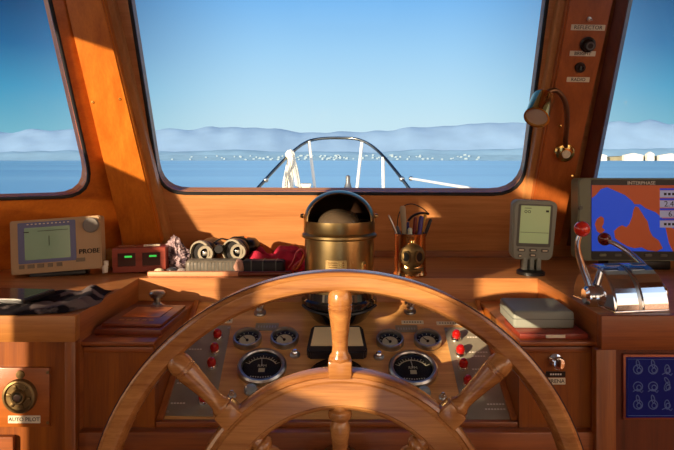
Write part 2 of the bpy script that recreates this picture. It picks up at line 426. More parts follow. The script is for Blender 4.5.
# hood: part of an ellipsoid shell, open towards the helm
def shell(bm, rx, ry, rz, zc, th, ycut, n=40, m=18):
    t = bmesh.new(); g = []
    a0 = math.asin(max(-1, min(1, ycut)))
    for j in range(m+1):
        ph = (PI/2)*j/m; row = []
        for i in range(n+1):
            # azimuth sweep around the back, trimmed so the opening is a plane leaning back
            c = math.cos(ph); lim = math.asin(max(-1, min(1, (ycut+.10*math.sin(ph))/max(c, 1e-3))))
            th_ = lim + (PI-2*lim)*i/n
            row.append(t.verts.new((rx*c*math.cos(th_), ry*c*math.sin(th_), zc+rz*math.sin(ph))))
        g.append(row)
    for j in range(m):
        for i in range(n): t.faces.new((g[j][i], g[j][i+1], g[j+1][i+1], g[j+1][i]))
    bmesh.ops.remove_doubles(t, verts=t.verts, dist=.0002)
    bmesh.ops.recalc_face_normals(t, faces=t.faces)
    bmesh.ops.solidify(t, geom=t.faces[:], thickness=th)
    merge(bm, t)
zh = zf+.034
bm = BM(); shell(bm, .0812,.0812,.070,zh,.0025,-.45); link('hood', bm, BRASS, cp, 45)
bm = BM(); shell(bm, .0775,.0775,.066,zh,.001,-.40); link('hood_lining', bm, mat('hood_lining',(46,30,20),.35,.3), cp, 45)
bm = BM(); lathe(bm, [(.066,zf+.018),(.072,zf+.018),(.072,zf+.030),(.066,zf+.034),(.060,zf+.030)], seg=48); link('bowl_ring', bm, BLACKG, cp)
bm = BM(); lathe(bm, [(.050*math.cos(a), zf+.026+.036*math.sin(a)) for a in [math.radians(90*i/12) for i in range(13)]], seg=40, cap=False); link('dome', bm, mat('dome_glass_sheen',(84,72,58),.16,coat=.8), cp)  # glass reflection put into the dome as an even grey-brown colour
bm = BM()
prof = [(.0787, .082+.0), (.0793,.0825), (.0793,.100), (.0787,.1005)]
t = bmesh.new(); 
for k in range(13): pass
t.free()
def arcplate(bm, r, a0, a1, z0, z1, th, n=14):
    t = bmesh.new(); G = []
    for i in range(n+1):
        a = math.radians(a0+(a1-a0)*i/n); c, s = math.cos(a), math.sin(a)
        G.append([t.verts.new((rr*c, rr*s, z)) for rr, z in ((r,z0),(r+th,z0),(r+th,z1),(r,z1))])
    for i in range(n):
        for k in range(4): t.faces.new((G[i][k], G[i+1][k], G[i+1][(k+1)%4], G[i][(k+1)%4]))
    t.faces.new(G[0]); t.faces.new(G[-1]); merge(bm, t)
arcplate(bm, .0785, 248, 282, .128, .148, .0008); link('name_plate', bm, BRASS_D, cp)
bm = BM()
for zz in (.134,.1385,.143): arcplate(bm, .0793, 252, 278, zz-.0007, zz+.0007, .0004)
link('engraving', bm, GOLD, cp)
bm = BM(); Mk = T(.078*math.cos(math.radians(312)), .078*math.sin(math.radians(312)), .132) @ R(-48+90+0,'Z') @ UP90
Mk = T(0,0,.132) @ R(312+90,'Z') @ T(0,-.0785,0) @ UP90
rslab(bm, .012,.024,.004,.006, Mk, .001); link('adjuster_plate', bm, BRASS_D, cp)
bm = BM(); rslab(bm, .005,.012,.006,.0024, Mk); link('adjuster', bm, COPPER, cp)
for s in (-1,1):
    bm = BM(); lathe(bm, [(0,.008),(.004,.007),(.0055,.003),(.0055,0)], T(s*.081,-.005,zh+.012) @ R(90*s,'Y'), 16); link('hood_knob', bm, BRASS, cp)

# ------------------------------------------------------------------ instruments on the sloping panel
PRX = math.radians(PA)
def gauge(px, py, rpx, label, big, group, face=DIAL):
    p = pp(px, py); r = rpx/F*p.y
    g = thing('dial_gauge', label, 'gauge', p, (PRX,0,0), group)
    bm = BM(); ringlathe(bm, [(r*.80,0),(r*.80,.010),(r*.84,.0125),(r*.93,.013),(r,.009),(r*1.0,0)], seg=56); link('bezel', bm, STEEL, g)
    bm = BM(); lathe(bm, [(0,.003),(r*.81,.003),(r*.81,.001),(0,.001)], seg=40); d = link('dial', bm, DIAL, g)
    bm = BM()
    if big:
        N = 24
        for i in range(N):
            a0, a1 = [math.radians(150-120*k/N) for k in (i, i+1)]
            R0, R1 = r*.62, r*.67; cyo = -r*.12
            prism(bm, [(R0*math.cos(a0),R0*math.sin(a0)+cyo,.0031),(R1*math.cos(a0),R1*math.sin(a0)+cyo,.0031),(R1*math.cos(a1),R1*math.sin(a1)+cyo,.0031),(R0*math.cos(a1),R0*math.sin(a1)+cyo,.0031)], (0,0,.0003))
        for i in range(13):
            a = math.radians(150-10*i); l = r*(.14 if i % 3 == 0 else .08)
            M = T(0,-r*.12,.0034) @ R(math.degrees(a)-90,'Z'); box(bm, (0,r*.67+l/2,0), (r*(.022),l,.0004), 0, M)
        for i, s in enumerate(('0','2','4','6')): pass
        text(bm, 'RPM', r*.2, T(0,r*.08,.0035)); box(bm, (0,-r*.16,.0035), (r*.26,r*.22,.0004))
        for k in range(9): box(bm, ((k-4)*r*.1,-r*.56+abs(k-4)*r*.012,.0035), (r*.05,r*.06,.0004))
        link('scale_marks', bm, DIALC, g)
        bm = BM(); box(bm, (0,r*.28,.005), (r*.03,r*.5,.0008), 0, R(6,'Z')); link('needle', bm, WHITE, g)
    else:
        lathe(bm, [(0,.0034),(r*.56,.0034),(r*.56,.0031),(0,.0031)], T(0,-r*.10,0), 28)
        for i in range(9):
            a = 200-27.5*i; box(bm, (0,r*.66,.0034), (r*.04,r*.12,.0005), 0, R(a-90,'Z'))
        link('scale_marks', bm, DIALC, g)
        bm = BM(); box(bm, (0,r*.2,.005), (r*.05,r*.5,.0008), 0, T(0,-r*.12,0) @ R(40,'Z')); lathe(bm, [(0,.006),(r*.1,.006),(r*.1,.0034)], T(0,-r*.12,0), 14); link('needle', bm, INK, g)
    bm = BM(); lathe(bm, [(0,.0098),(r*.5,.0096),(r*.8,.0085)], seg=32, cap=False); link('glass', bm, GGLASS, g)
    return g
gauge(247.5,340.5,14.3,'small round gauge, leftmost on the panel, beside the left metal plate',0,None)
gauge(284.5,340,14.3,'small round gauge just left of the cream meter, above a chrome knob',0,None)
gauge(390,342,14.0,'small round gauge just right of the cream meter, left of its twin',0,None)
gauge(427.5,341.5,14.0,'small round gauge nearest the right metal plate with red lamps',0,None)
gauge(262,368.5,24.5,'large black rev counter in steel bezel, left half of the panel',1,None)
gauge(413,370.5,24.5,'large black rev counter in steel bezel, right half of the panel',1,None)

# cream meter in the middle
p = pp(337,346)
g = thing('rudder_meter', 'cream faced rounded square meter behind the upright wheel spoke', 'gauge', p, (PRX,0,0))
w = 57/F*p.y; hh = .086
bm = BM(); prism(bm, [(-w*.46,hh*.42,0),(-w*.40,hh*.5,0),(w*.40,hh*.5,0),(w*.46,hh*.42,0),(w*.52,-hh*.40,0),(w*.47,-hh*.5,0),(-w*.47,-hh*.5,0),(-w*.52,-hh*.40,0)], (0,0,.022), bev=.003); link('case', bm, mat('slate_case',(44,42,48),.35), g)
bm = BM(); prism(bm, [(-w*.40,hh*.40,.022),(w*.40,hh*.40,.022),(w*.455,-hh*.30,.022),(-w*.455,-hh*.30,.022)], (0,0,.0015), bev=.0005); link('dial', bm, CREAM, g)
p = pp(337,384)
g = thing('round_instrument', 'black round instrument half hidden behind the wheel ring', 'gauge', p, (PRX,0,0))
bm = BM(); lathe(bm, [(.062,0),(.062,.012),(.056,.016),(.050,.014),(0,.014)], seg=48); link('case', bm, BLACKG, g)
bm = BM(); lathe(bm, [(0,.0155),(.046,.0155),(.046,.0142)], seg=40); link('dial', bm, DIAL, g)

# knobs and switches
def knob(px, py, rpx, label, kind='push', m=CHROME, m2=None, name='panel_knob'):
    p = pp(px, py); r = rpx/F*p.y
    g = thing(name, label, 'knob', p, (PRX,0,0))
    if kind == 'push':
        bm = BM(); lathe(bm, [(r*1.0,0),(r*1.0,.002),(r*.75,.004),(0,.004)], seg=24); link('collar', bm, STEEL, g)
        bm = BM(); lathe(bm, [(r*.6,.003),(r*.6,.010),(r*.45,.012),(0,.0125)], seg=24); link('button', bm, m2 or m, g)
    elif kind == 'pull':
        bm = BM(); lathe(bm, [(r*1.0,0),(r*1.0,.003),(r*.5,.005),(r*.4,.012),(0,.012)], seg=24); link('collar', bm, STEEL, g)
        bm = BM(); lathe(bm, [(0,.011),(r*.6,.012),(r*.8,.020),(r*1.0,.025),(r*.95,.030),(r*.5,.033),(0,.0335)], seg=28); link('grip', bm, m, g)
    elif kind == 'cap':
        bm = BM(); lathe(bm, [(r,0),(r,.006),(r*.9,.009),(r*.5,.011),(0,.0115)], seg=28); link('cap', bm, m2 or m, g)
        bm = BM(); ringlathe(bm, [(r*.95,0),(r*1.12,0),(r*1.1,.003),(r*.95,.003)], seg=28); link('collar', bm, STEEL, g)
    return g
knob(260,313,6,'chrome pull knob above the left grey nameplate','pull')
knob(410,311.5,6,'chrome pull knob above the right grey nameplate','pull')
knob(447,313,4.2,'small chrome knob above the longest white label strip','pull',STEEL)
knob(225,314,3.6,'small dull knob behind the rim, above the left white label strip','pull',STEEL)
knob(295,355,5.2,'chrome push button at the left of the cream meter','push')
knob(379,357,5.2,'chrome push button at the right of the cream meter','push')
PALE = mat('pale_lens', (150,170,178), .15, coat=.7)
knob(251,391,6.3,'pale blue lens cap under the left rev counter','cap',PALE)
knob(424,393,6.3,'pale blue lens cap under the right rev counter','cap',PALE)
knob(232,396,4.5,'small chrome toggle beside the left metal plate','push')
knob(443,398,4.2,'small chrome toggle beside the right metal plate','push')

# nameplates / strips
def strip_label(px, py, wpx, hpx, label, m=LABEL, name='label_strip', marks=True, yaw=0):
    p = pp(px, py); k = p.y/F
    g = thing(name, label, 'label', p, (PRX,0,math.radians(yaw)))
    bm = BM(); rslab(bm, wpx*k, hpx*k*1.6, .0012, .001); link('strip', bm, m, g)
    bm = BM()
    n = max(4, int(wpx/3))
    for i in range(n): box(bm, ((i-(n-1)/2)*wpx*k*.85/n,0,.0012), (wpx*k*.4/n,hpx*k*.45,.0004))
    link('lettering', bm, INK if m is LABEL else STEEL, g)
strip_label(223,321,19,4,'white label strip over the left metal plate')
strip_label(412.5,322.5,22,3.2,'shorter white label strip on the right side of the panel')
strip_label(450.5,323.5,28,3.2,'longer white label strip next to the wheel rim')
GRN = mat('dull_nameplate', (150,142,122), .45, .2)
strip_label(267,327,23,7,'grey nameplate above the two left small gauges', GRN, 'nameplate')
strip_label(406.5,329,22,6.5,'grey nameplate above the two right small gauges', GRN, 'nameplate')

# metal switch plates
def splate(quad, label, lines):
    c = pp(sum(q[0] for q in quad)/4, sum(q[1] for q in quad)/4)
    g = thing('switch_plate', label, 'plate', c, (PRX,0,0))
    Mi = (Matrix.Translation(c) @ Matrix.Rotation(PRX,4,'X')).inverted()
    P = [Mi @ pp(*q) for q in quad]
    bm = BM(); prism(bm, P, (0,0,.002), bev=.0005); link('plate', bm, ALU, g)
    bm = BM()
    for (px, py, n) in lines:
        o = Mi @ pp(px, py)
        for i in range(n): box(bm, (o.x+i*.0058, o.y, .0022), (.004,.0032,.0006))
    link('lettering', bm, WHITE, g)
    bm = BM()
    for q in quad:
        s = Mi @ (pp(*q)); s = s*.93 + Vector((0,0,0)); lathe(bm, [(0,.0034),(.003,.003),(.003,.002)], T(s.x, s.y, 0), 12)
    link('screws', bm, STEEL, g)
    return g
splate([(165,416),(213,417),(231,326),(187,326)], 'brushed metal switch plate with faint lettering left of the gauges', [(186,338,7),(190,350,5),(178,384,5),(172,404,5),(192,336,3)])
splate([(465,420),(516,420),(486,328),(444,328)], 'brushed metal switch plate with faint lettering right of the gauges', [(468,338,5),(470,353,7),(473,357,5),(473,370,6),(476,374,3),(488,405,6),(486,410,7)])
def lamp(px, py, label, group):
    p = pp(px, py+2.5); g = thing('red_lamp', label, 'indicator lamp', p+PN*.002, (PRX,0,0), group)
    bm = BM(); lathe(bm, [(.0115,0),(.0115,.003),(.009,.007),(0,.007)], seg=24); link('collar', bm, CHROME, g)
    bm = BM(); lathe(bm, [(.0082,.006),(.0095,.010),(.0092,.016),(.006,.021),(0,.023)], seg=24); link('lens', bm, RED, g)
for (q, s) in (((218,336),'topmost'),((215,350),'second from top'),((212,365),'third from top'),((204,400),'lowest, near the spoke handle')):
    lamp(*q, 'red lamp knob on the left metal plate, '+s, 'red lamps on the left plate')
for (q, s) in (((456,337),'topmost'),((460,352),'second from top'),((463,366),'third from top'),((467.5,383),'lowest of the row')):
    lamp(*q, 'red lamp knob on the right metal plate, '+s, 'red lamps on the right plate')

# ------------------------------------------------------------------ things in the tray
# plaque with frame on the left locker
ZL = -.333
g = thing('framed_plaque', 'low dark wooden frame with a copper picture lying on the left locker', 'plaque', (-.393,1.330,ZL), (0,0,math.radians(-3)))
bm = BM(); box(bm, (0,0,.006), (.130,.175,.012), .002); link('base_board', bm, W_DARK, g)
bm = BM(); box(bm, (0.002,.01,.0155), (.118,.165,.007), .002); link('frame', bm, W_DARK, g)
bm = BM(); box(bm, (0.002,.022,.0195), (.078,.085,.0016), .0004); link('picture', bm, mat('copper_picture',(196,120,62),.3,.5,noise_amt=.3), g)
bm = BM()
for i in range(5): box(bm, (-.028+i*.015,-.045,.0195), (.009,.007,.001))
link('marks', bm, mat('mark_tan',(170,120,80),.5), g)
g = thing('cleat_knob', 'grey mushroom shaped knob standing behind the framed plaque', 'knob', (-.405,1.475,ZL))
bm = BM(); lathe(bm, [(.019,0),(.019,.005),(.012,.009),(.008,.013),(.008,.024),(.0,.024)], seg=28); link('stem', bm, STEEL, g)
bm = BM(); lathe(bm, [(0,.023),(.012,.023),(.0175,.029),(.018,.034),(.015,.038),(0,.040)], seg=28); link('cap', bm, STEEL, g)
# right locker
g = thing('hinged_board', 'thin dark red wooden board under the grey case', 'board', (.404,1.275,ZL))
bm = BM(); box(bm, (0,0,.005), (.128,.115,.010), .002); link('board', bm, W_RED, g)
bm = BM(); box(bm, (.002,-.0585,.0055), (.036,.001,.006)); link('label_strip', bm, LABEL, g)
g = thing('grey_case', 'grey plastic case with rounded edges on the right locker', 'case', (.398,1.315,ZL+.0098), (0,0,math.radians(-2)))
bm = BM(); box(bm, (0,0,.017), (.116,.125,.034), .006, seg=3); link('body', bm, GREYC, g)
bm = BM(); box(bm, (0,0,.0185), (.1166,.1256,.0014), .0003); link('seam', bm, GREYP, g)
g = thing('round_button', 'small pale round cap behind the grey case', 'knob', (.405,1.475,ZL))
bm = BM(); lathe(bm, [(.015,0),(.015,.006),(.013,.010),(0,.011)], seg=24); link('cap', bm, LABEL, g)
g = thing('wood_button', 'dark wooden oval disc beside the pale cap in the right tray', 'disc', (.448,1.48,ZL))
bm = BM(); lathe(bm, [(.017,0),(.017,.004),(.014,.007),(0,.008)], M=Matrix.Diagonal((1.2,1,1,1)), seg=24); link('disc', bm, W_RED, g)
# right locker face
yl = 1.2065
def face_empty(name, label, cat, px, py, y): return thing(name, label, cat, ray(px, py, y))
g = face_empty('locker_knob', 'silver round pull knob on the right locker front', 'knob', 555, 360, yl+.006)
bm = BM(); lathe(bm, [(.012,0),(.012,.003),(.006,.006),(.006,.012),(.011,.016),(.0125,.020),(.010,.025),(0,.027)], UP90, 28); link('knob', bm, CHROME, g)
g = face_empty('key_escutcheon', 'tiny dark keyhole plate above the silver locker knob', 'keyhole', 555, 348, yl+.003)
bm = BM(); rslab(bm, .014,.006,.0015,.002, UP90); link('plate', bm, BRASS_D, g)
g = face_empty('black_label', 'small black label with pale lettering on the right locker', 'label', 555.5, 374, yl+.006)
bm = BM(); rslab(bm, .036,.010,.0015,.001, UP90); link('plate', bm, BLACK, g)
bm = BM()
for i in range(5): box(bm, (-.009+i*.0045,-.0017,0), (.003,.0005,.003))
link('lettering', bm, WHITE, g)
g = face_empty('white_label', 'small white label reading SIRENA under the black label', 'label', 555.5, 381, yl+.006)
bm = BM(); rslab(bm, .036,.012,.0015,.001, UP90); link('plate', bm, LABEL, g)
bm = BM(); text(bm, 'SIRENA', .010, T(0,-.0018,0) @ UP90); link('lettering', bm, INK, g)

# ------------------------------------------------------------------ autopilot plate (left cabinet face)
yc = YF+.02
g = thing('autopilot_plate', 'wooden plate with round brass selector marked AUTO PILOT on the left cabinet', 'control plate', ray(21.5,396,yc))
k = yc/F
bm = BM(); box(bm, (-.006,-.004,0), (66*k,.008,59*k), .0015); link('plate', bm, W_PLATE, g)
M = T(1*k,-.008,2*k) @ UP90
bm = BM(); lathe(bm, [(17*k,0),(17*k,.005),(16*k,.008),(14*k,.009),(13*k,.006),(0,.006)], M, 48); link('dial_ring', bm, BRASS_D, g)
bm = BM(); ringlathe(bm, [(5*k,.006),(5*k,.012),(6.5*k,.013),(7.5*k,.010),(7.5*k,.006)], M, 32)
for a in range(0,360,60): box(bm, (0,10*k,.0075), (3*k,4*k,.003), .0005, M @ R(a+20,'Z'))
link('selector', bm, BRASS_D, g)
bm = BM(); lathe(bm, [(0,.015),(3.4*k,.014),(4.4*k,.011),(4.4*k,.006)], M, 28); link('centre_knob', bm, STEEL, g)
bm = BM(); lathe(bm, [(0,.003),(4*k,.0025),(4.4*k,0)], T(1*k,-.008,23*k) @ UP90, 24); box(bm, (0,0,.003), (6*k,1*k,.001), 0, T(1*k,-.008,23*k) @ UP90); link('button', bm, BRASS_D, g)
bm = BM(); rslab(bm, 32*k,7.5*k,.0012,.001, T(5*k,-.008,-21.5*k) @ UP90); link('label_strip', bm, LABEL, g)
bm = BM(); text(bm, 'AUTO PILOT', .0098, T(5*k,-.0094,-21.5*k) @ UP90); link('lettering', bm, INK, g)
for dx, dz in ((28,25),(28,-25)):
    bm = BM(); lathe(bm, [(0,.0015),(1.4*k,.001),(1.6*k,0)], T(dx*k,-.008,dz*k) @ UP90, 12); link('screw', bm, BRASS_D, g)

g = thing('rail_knob', 'small dark knob on the lower rail beside the left wheel rim', 'knob', ray(115,447,1.189))
bm = BM(); lathe(bm, [(.008,0),(.008,.006),(.011,.010),(.011,.016),(.007,.020),(0,.021)], UP90, 24); link('knob', bm, BLACK, g)
# ------------------------------------------------------------------ blue knot plaque (right cabinet face)
c = ray(665,386,yc); k = yc/F
g = thing('knot_plaque', 'blue plaque of knot drawings with copper border on the right cabinet', 'plaque', c)
bm = BM(); box(bm, (0,-.003,0), (86*k,.006,65*k), .001); link('border', bm, mat('copper_border',(150,84,60),.4,.5), g)
bm = BM(); box(bm, (0,-.0065,0), (81*k,.002,60*k)); link('panel', bm, BLUEP, g)
bm = BM()
def ringl(cx, cz, a, b, rot=0, n=20, w=.0009):
    pts = [(cx*k+a*k*math.cos(t)*math.cos(rot)-b*k*math.sin(t)*math.sin(rot), -.0077, cz*k+a*k*math.cos(t)*math.sin(rot)+b*k*math.sin(t)*math.cos(rot)) for t in [2*PI*i/n for i in range(n)]]
    tube(bm, pts, w, 5, closed=True)
for cx in (-29,-14,0,15,30):
    for cz in (18,1,-17):
        j = (cx*7+cz*3) % 5
        ringl(cx, cz, 4.5, 4.5 if j < 3 else 2.4, .4*j)
        ringl(cx+1, cz-1, 2.2, 2.4, 0, 12)
        if j % 2: ringl(cx, cz+5.5, 1.5, 4, .2*j, 14)
        else: tube(bm, [((cx-5)*k,-.0077,(cz-5)*k),((cx-1)*k,-.0077,(cz-3)*k),((cx+4)*k,-.0077,(cz-6)*k),((cx+5)*k,-.0077,(cz-4)*k)], .0009, 5)
tube(bm, [(x*k,-.0077,z*k) for x, z in ((-39,28),(39,28),(39,-28),(-39,-28))], .0007, 4, closed=True)
link('knot_drawings', bm, PALEB, g)

# ------------------------------------------------------------------ PROBE sonar display (left of shelf)
yq = 1.57; k = yq/F*.97
g = thing('sonar_display', 'beige sonar display with green screen and PROBE lettering under the left window', 'display', (ray(57,246,yq).x,yq,ZC), (math.radians(-6),math.radians(-3.5),math.radians(8)))
W_, H_ = 90*k, 55*k; zc = H_/2+.012
bm = BM(); rslab(bm, W_, H_, .05, .006, T(0,.05,zc) @ UP90, .003); link('case', bm, BEIGE, g)
F0 = lambda x, z: T(x*k, -.0, zc+z*k) @ UP90
bm = BM(); rslab(bm, 57*k,42*k,.0015,.003, F0(-8.5,4)); link('bezel', bm, mat('violet_bezel',(96,104,150),.35), g)
bm = BM(); rslab(bm, 45*k,33*k,.0022,.002, F0(-8,3)); sc_ = link('screen', bm, mat('green_screen',(104,132,104),.25,emit=(96,128,100),es=.14,coat=.5), g)
bm = BM(); box(bm, (-20,12,2.4),(5,1,.3),0, F0(-8,3) @ Matrix.Scale(k,4)); box(bm, (6,12.5,2.4),(30,.5,.3),0, F0(-8,3) @ Matrix.Scale(k,4)); box(bm, (2,2,2.4),(.5,10,.3),0, F0(-8,3) @ Matrix.Scale(k,4)); link('screen_marks', bm, INK, g)
for i in range(11):
    pass
bm = BM()
for i in range(11): box(bm, (-20+4*i,0,.0018),(1.6,.9,.0), 0, I4) if 0 else rslab(bm, 1.8*k,.9*k,.0022,.0003, F0(-27+4*i,23))
link('scale_marks', bm, LABEL, g)
bm = BM(); lathe(bm, [(8*k,0),(8*k,.008),(7*k,.011),(0,.012)], F0(36,18), 36); link('dial_knob', bm, mat('grey_dial',(120,116,112),.5), g)
bm = BM(); text(bm, 'PROBE', .0165, F0(33,-9) @ T(0,0,.0006), .0006); text(bm, 'PROBE', .0165, F0(33.35,-9) @ T(0,0,.0006), .0006); link('lettering', bm, INK, g)
GB = mat('grey_button',(126,112,94),.5)
for x, w in ((-34,5),(-25,6.5),(-15.5,6.5),(-6,5),(3,5.5),(24,9)):
    bm = BM(); rslab(bm, w*k,4*k,.003,.001, F0(x,-20 if x < 20 else -17), .0005); link('button', bm, GB, g)
bm = BM(); box(bm, (0,.03,.006), (.13,.05,.012), .003); link('foot', bm, BLACK, g)
bm = BM(); lathe(bm, [(0,.018),(.006,.018),(.008,.012),(.006,0)], T(47*k,.01,-.0) , 16); lathe(bm, [(0,.03),(.006,.028),(.006,.016)], T(48*k,.012,0), 16); link('side_screw', bm, WHITE, g)

# twin display instrument box
yq = 1.62; k = yq/F
g = thing('twin_display_box', 'reddish wooden box with two small green lit displays', 'instrument', (ray(139.5,0,yq).x,yq,ZC), (0,math.radians(-1.5),math.radians(3)))
W_, H_ = 54*k, 25*k
bm = BM(); box(bm, (0,.03,H_/2+.002), (W_,.06,H_), .003); link('case', bm, W_RED, g)
bm = BM()
plate(bm, [(-W_/2+.002,-.0,.004),(W_/2-.002,0,.004),(W_/2-.002,0,H_),(-W_/2+.002,0,H_)], [[(x0,0,.017),(x1,0,.017),(x1,0,H_-.011),(x0,0,H_-.011)] for x0, x1 in ((-.052,-.008),(.008,.052))], (0,-.003,0)); link('face_frame', bm, W_RED, g)
for s in (-1,1):
    bm = BM(); box(bm, (s*.03,-.0005,H_/2+.004), (.043,.002,H_-.029)); d = link('display', bm, mat('maroon_display',(58,22,20),.3,coat=.4), g)
    bm = BM(); box(bm, (s*.03+.004,-.0018,H_/2+.011), (.018,.001,.0045)); link('lit_digits', bm, mat('green_digits',(60,200,80),.4,emit=(70,220,90),es=.7), d)
bm = BM(); box(bm, (-.032,.02,H_+.004), (.04,.012,.004), .001); link('top_strip', bm, W_X, g)
bm = BM(); box(bm, (.028,.02,H_+.004), (.04,.012,.004), .001); link('top_strip', bm, LABEL, g)
# ochre pouch between the displays
g = thing('ochre_pouch', 'ochre cloth pouch squeezed between beige display and red box', 'pouch', (ray(107,0,1.66).x,1.665,ZC))
bm = BM(); blob(bm, (0,0,.027), .028, (1.0,.9,.95), 3, .25, 40); link('pouch', bm, mat('ochre_cloth',(150,112,52),.9,noise_amt=.2), g)

# ------------------------------------------------------------------ left counter: phone and cloth
g = thing('dark_cloth', 'dark patterned cloth crumpled on the left counter edge', 'cloth', (-.56,1.27,ZC))
bm = BM(); n, m_ = 44, 26; vs = []
for j in range(m_+1):
    for i in range(n+1):
        u, v = i/n, j/m_
        x = -.20+.305*u - .04*(1-v)*u + .02*math.sin(5*v); y = -.085+.20*v + .012*math.sin(7*u)
        h = .004+.008*abs(noise.noise(Vector((u*7, v*5, 3))))*2 + .007*math.exp(-((u-.9)/.06)**2)*(.4+v)
        e = min(u,1-u,v,1-v); h *= min(1, e*14+.1)
        vs.append(bm.verts.new((x, y, h+.0012)))
fa = []
for j in range(m_):
    for i in range(n):
        a = j*(n+1)+i; fa.append(bm.faces.new((vs[a], vs[a+1], vs[a+n+2], vs[a+n+1])))
bmesh.ops.solidify(bm, geom=fa, thickness=.001)
mc = mat('charcoal_cloth',(44,40,52),.9,noise_amt=.3)
nt = mc.node_tree; rr = [x for x in nt.nodes if x.type == 'VALTORGB'][0]; nn = [x for x in nt.nodes if x.type == 'TEX_NOISE'][0]
nn.inputs['Scale'].default_value = 14; rr.color_ramp.elements[0].position = .50; rr.color_ramp.elements[1].position = .55
rr.color_ramp.elements[0].color = (*lin((30,24,36)),1); rr.color_ramp.elements[1].color = (*lin((150,138,138)),1)
link('cloth', bm, mc, g, 60)
g = thing('dark_tablet', 'flat dark phone lying on the cloth at the left edge', 'phone', (-.625,1.255,ZC+.017), (0,0,math.radians(-8)))
bm = BM(); rslab(bm, .125,.105,.007,.008, I4, .0015); link('body', bm, BLACK, g)
bm = BM(); rslab(bm, .113,.095,.0008,.005, T(0,0,.007)); link('screen', bm, mat('phone_screen',(44,32,34),.15,coat=.5), g)

# ------------------------------------------------------------------ shelf clutter
# salmon slat & brown rod at the shelf edge
g = thing('salmon_slat', 'long pale salmon wooden slat along the shelf edge under the binoculars', 'slat', (ray(194,0,1.575).x,1.578,ZC))
bm = BM(); box(bm, (0,0,.006), (.222,.016,.012), .003); link('slat', bm, mat('salmon_wood',(214,150,112),.5,noise_amt=.08), g)
g = thing('brown_rod', 'dark brown rounded rod lying right of the salmon slat', 'rod', (ray(266,0,1.575).x,1.574,ZC))
bm = BM(); tube(bm, [(-.068,0,.006),(-.066,0,.006),(.06,.006,.006),(.062,.006,.006)], [.003,.006,.006,.003], 12); link('rod', bm, W_DARK, g)
# grey case + black case
g = thing('glasses_case', 'grey ribbed spectacles case lying under the binoculars', 'case', (ray(214,0,1.625).x,1.622,ZC), (0,0,math.radians(2)))
bm = BM(); box(bm, (0,0,.0175), (.134,.045,.035), .009, seg=3); link('body', bm, mat('silver_grey_case',(104,98,88),.4,noise_amt=.25,noise_scale=80,bump=.4), g)
bm = BM()
for i in range(14): box(bm, (-.055+i*.0085,-.0228,.017), (.002,.001,.026))
link('ribs', bm, GREYP, g)
g = thing('crystal_tag', 'small pinkish glass block between the grey and the black case', 'glass block', (ray(239.5,0,1.605).x,1.605,ZC))
bm = BM(); blob(bm, (0,0,.019), .018, (.7,.7,1.05), 2, .5, 60); link('block', bm, mat('pink_crystal',(196,150,132),.2,coat=.6,noise_amt=.2), g, 10)
g = thing('black_wallet', 'black stitched wallet with seams in front of the pink cloth', 'wallet', (ray(264,0,1.62).x,1.618,ZC), (0,0,math.radians(-2)))
bm = BM(); box(bm, (0,0,.017), (.104,.042,.034), .007, seg=3); link('body', bm, mat('black_leather',(34,30,38),.55,noise_amt=.25,noise_scale=60,bump=.3), g)
for x in (-.028,.0,.032):
    bm = BM(); box(bm, (x,0,.017), (.003,.0435,.0355), .001); link('seam_band', bm, GREYP, g)
# binoculars
g = thing('binoculars', 'black binoculars with pale eyecups resting on the cases', 'binoculars', (ray(221.5,0,1.665).x,1.68,ZC+.010), (math.radians(-4),math.radians(-3),math.radians(0)))
CUP = mat('pale_eyecup',(150,142,124),.45,noise_amt=.06)
for s, px in ((-1,-.040),(1,.042)):
    M = T(px,-.028,.036) @ UP90
    bm = BM(); lathe(bm, [(.024,-.05),(.027,-.04),(.030,-.02),(.030,-.01),(.026,-.002),(0,-.002)], M, 36)
    lathe(bm, [(.033,-.12),(.034,-.09),(.031,-.07),(.024,-.05),(0,-.05)], M, 36); bb = link('barrel', bm, BLACK, g)
    M2 = M @ T(-.009,.001,-.002) @ R(-22,'Y')
    bm = BM(); ringlathe(bm, [(.0245,.004),(.025,.008),(.0295,.006),(.031,.0),(.0295,-.010),(.0255,-.010)], M2, 44); link('eyecup', bm, CUP, g)
    M3 = M @ T(.006,-.001,.006)
    bm = BM(); ringlathe(bm, [(.0125,.004),(.0125,.010),(.0185,.010),(.020,.006),(.020,-.006),(.0125,-.006)], M3, 40); link('eyepiece_ring', bm, CUP, g)
    bm = BM(); lathe(bm, [(0,.006),(.007,.0055),(.0125,.003),(.0125,-.004)], M3, 32); link('lens', bm, BLACKG, g)
    bm = BM(); lathe(bm, [(0,.0085),(.004,.008),(.0055,.0060)], M3, 24); link('lens_core', bm, STEEL, g)
bm = BM(); box(bm, (0,.02,.040), (.05,.07,.022), .006); lathe(bm, [(.010,0),(.012,.004),(.012,.020),(.010,.024),(0,.024)], T(0,-.02,.044) @ UP90, 24); link('bridge', bm, BLACK, g)
bm = BM(); blob(bm, (.066,.045,.042), .03, (.9,1.4,.8), 3, .1, 20); blob(bm, (-.03,.05,.042), .03, (1.2,1.3,.7), 3, .1, 20); link('prism_housing', bm, BLACK, g)
bm = BM(); tube(bm, smoothpts([(-.02,.0,.058),(0,-.01,.068),(.018,.0,.064),(.035,-.004,.070),(.06,.01,.062),(.085,.02,.03)]), .0035, 8, flat=.6); link('strap', bm, RUBBER, g)
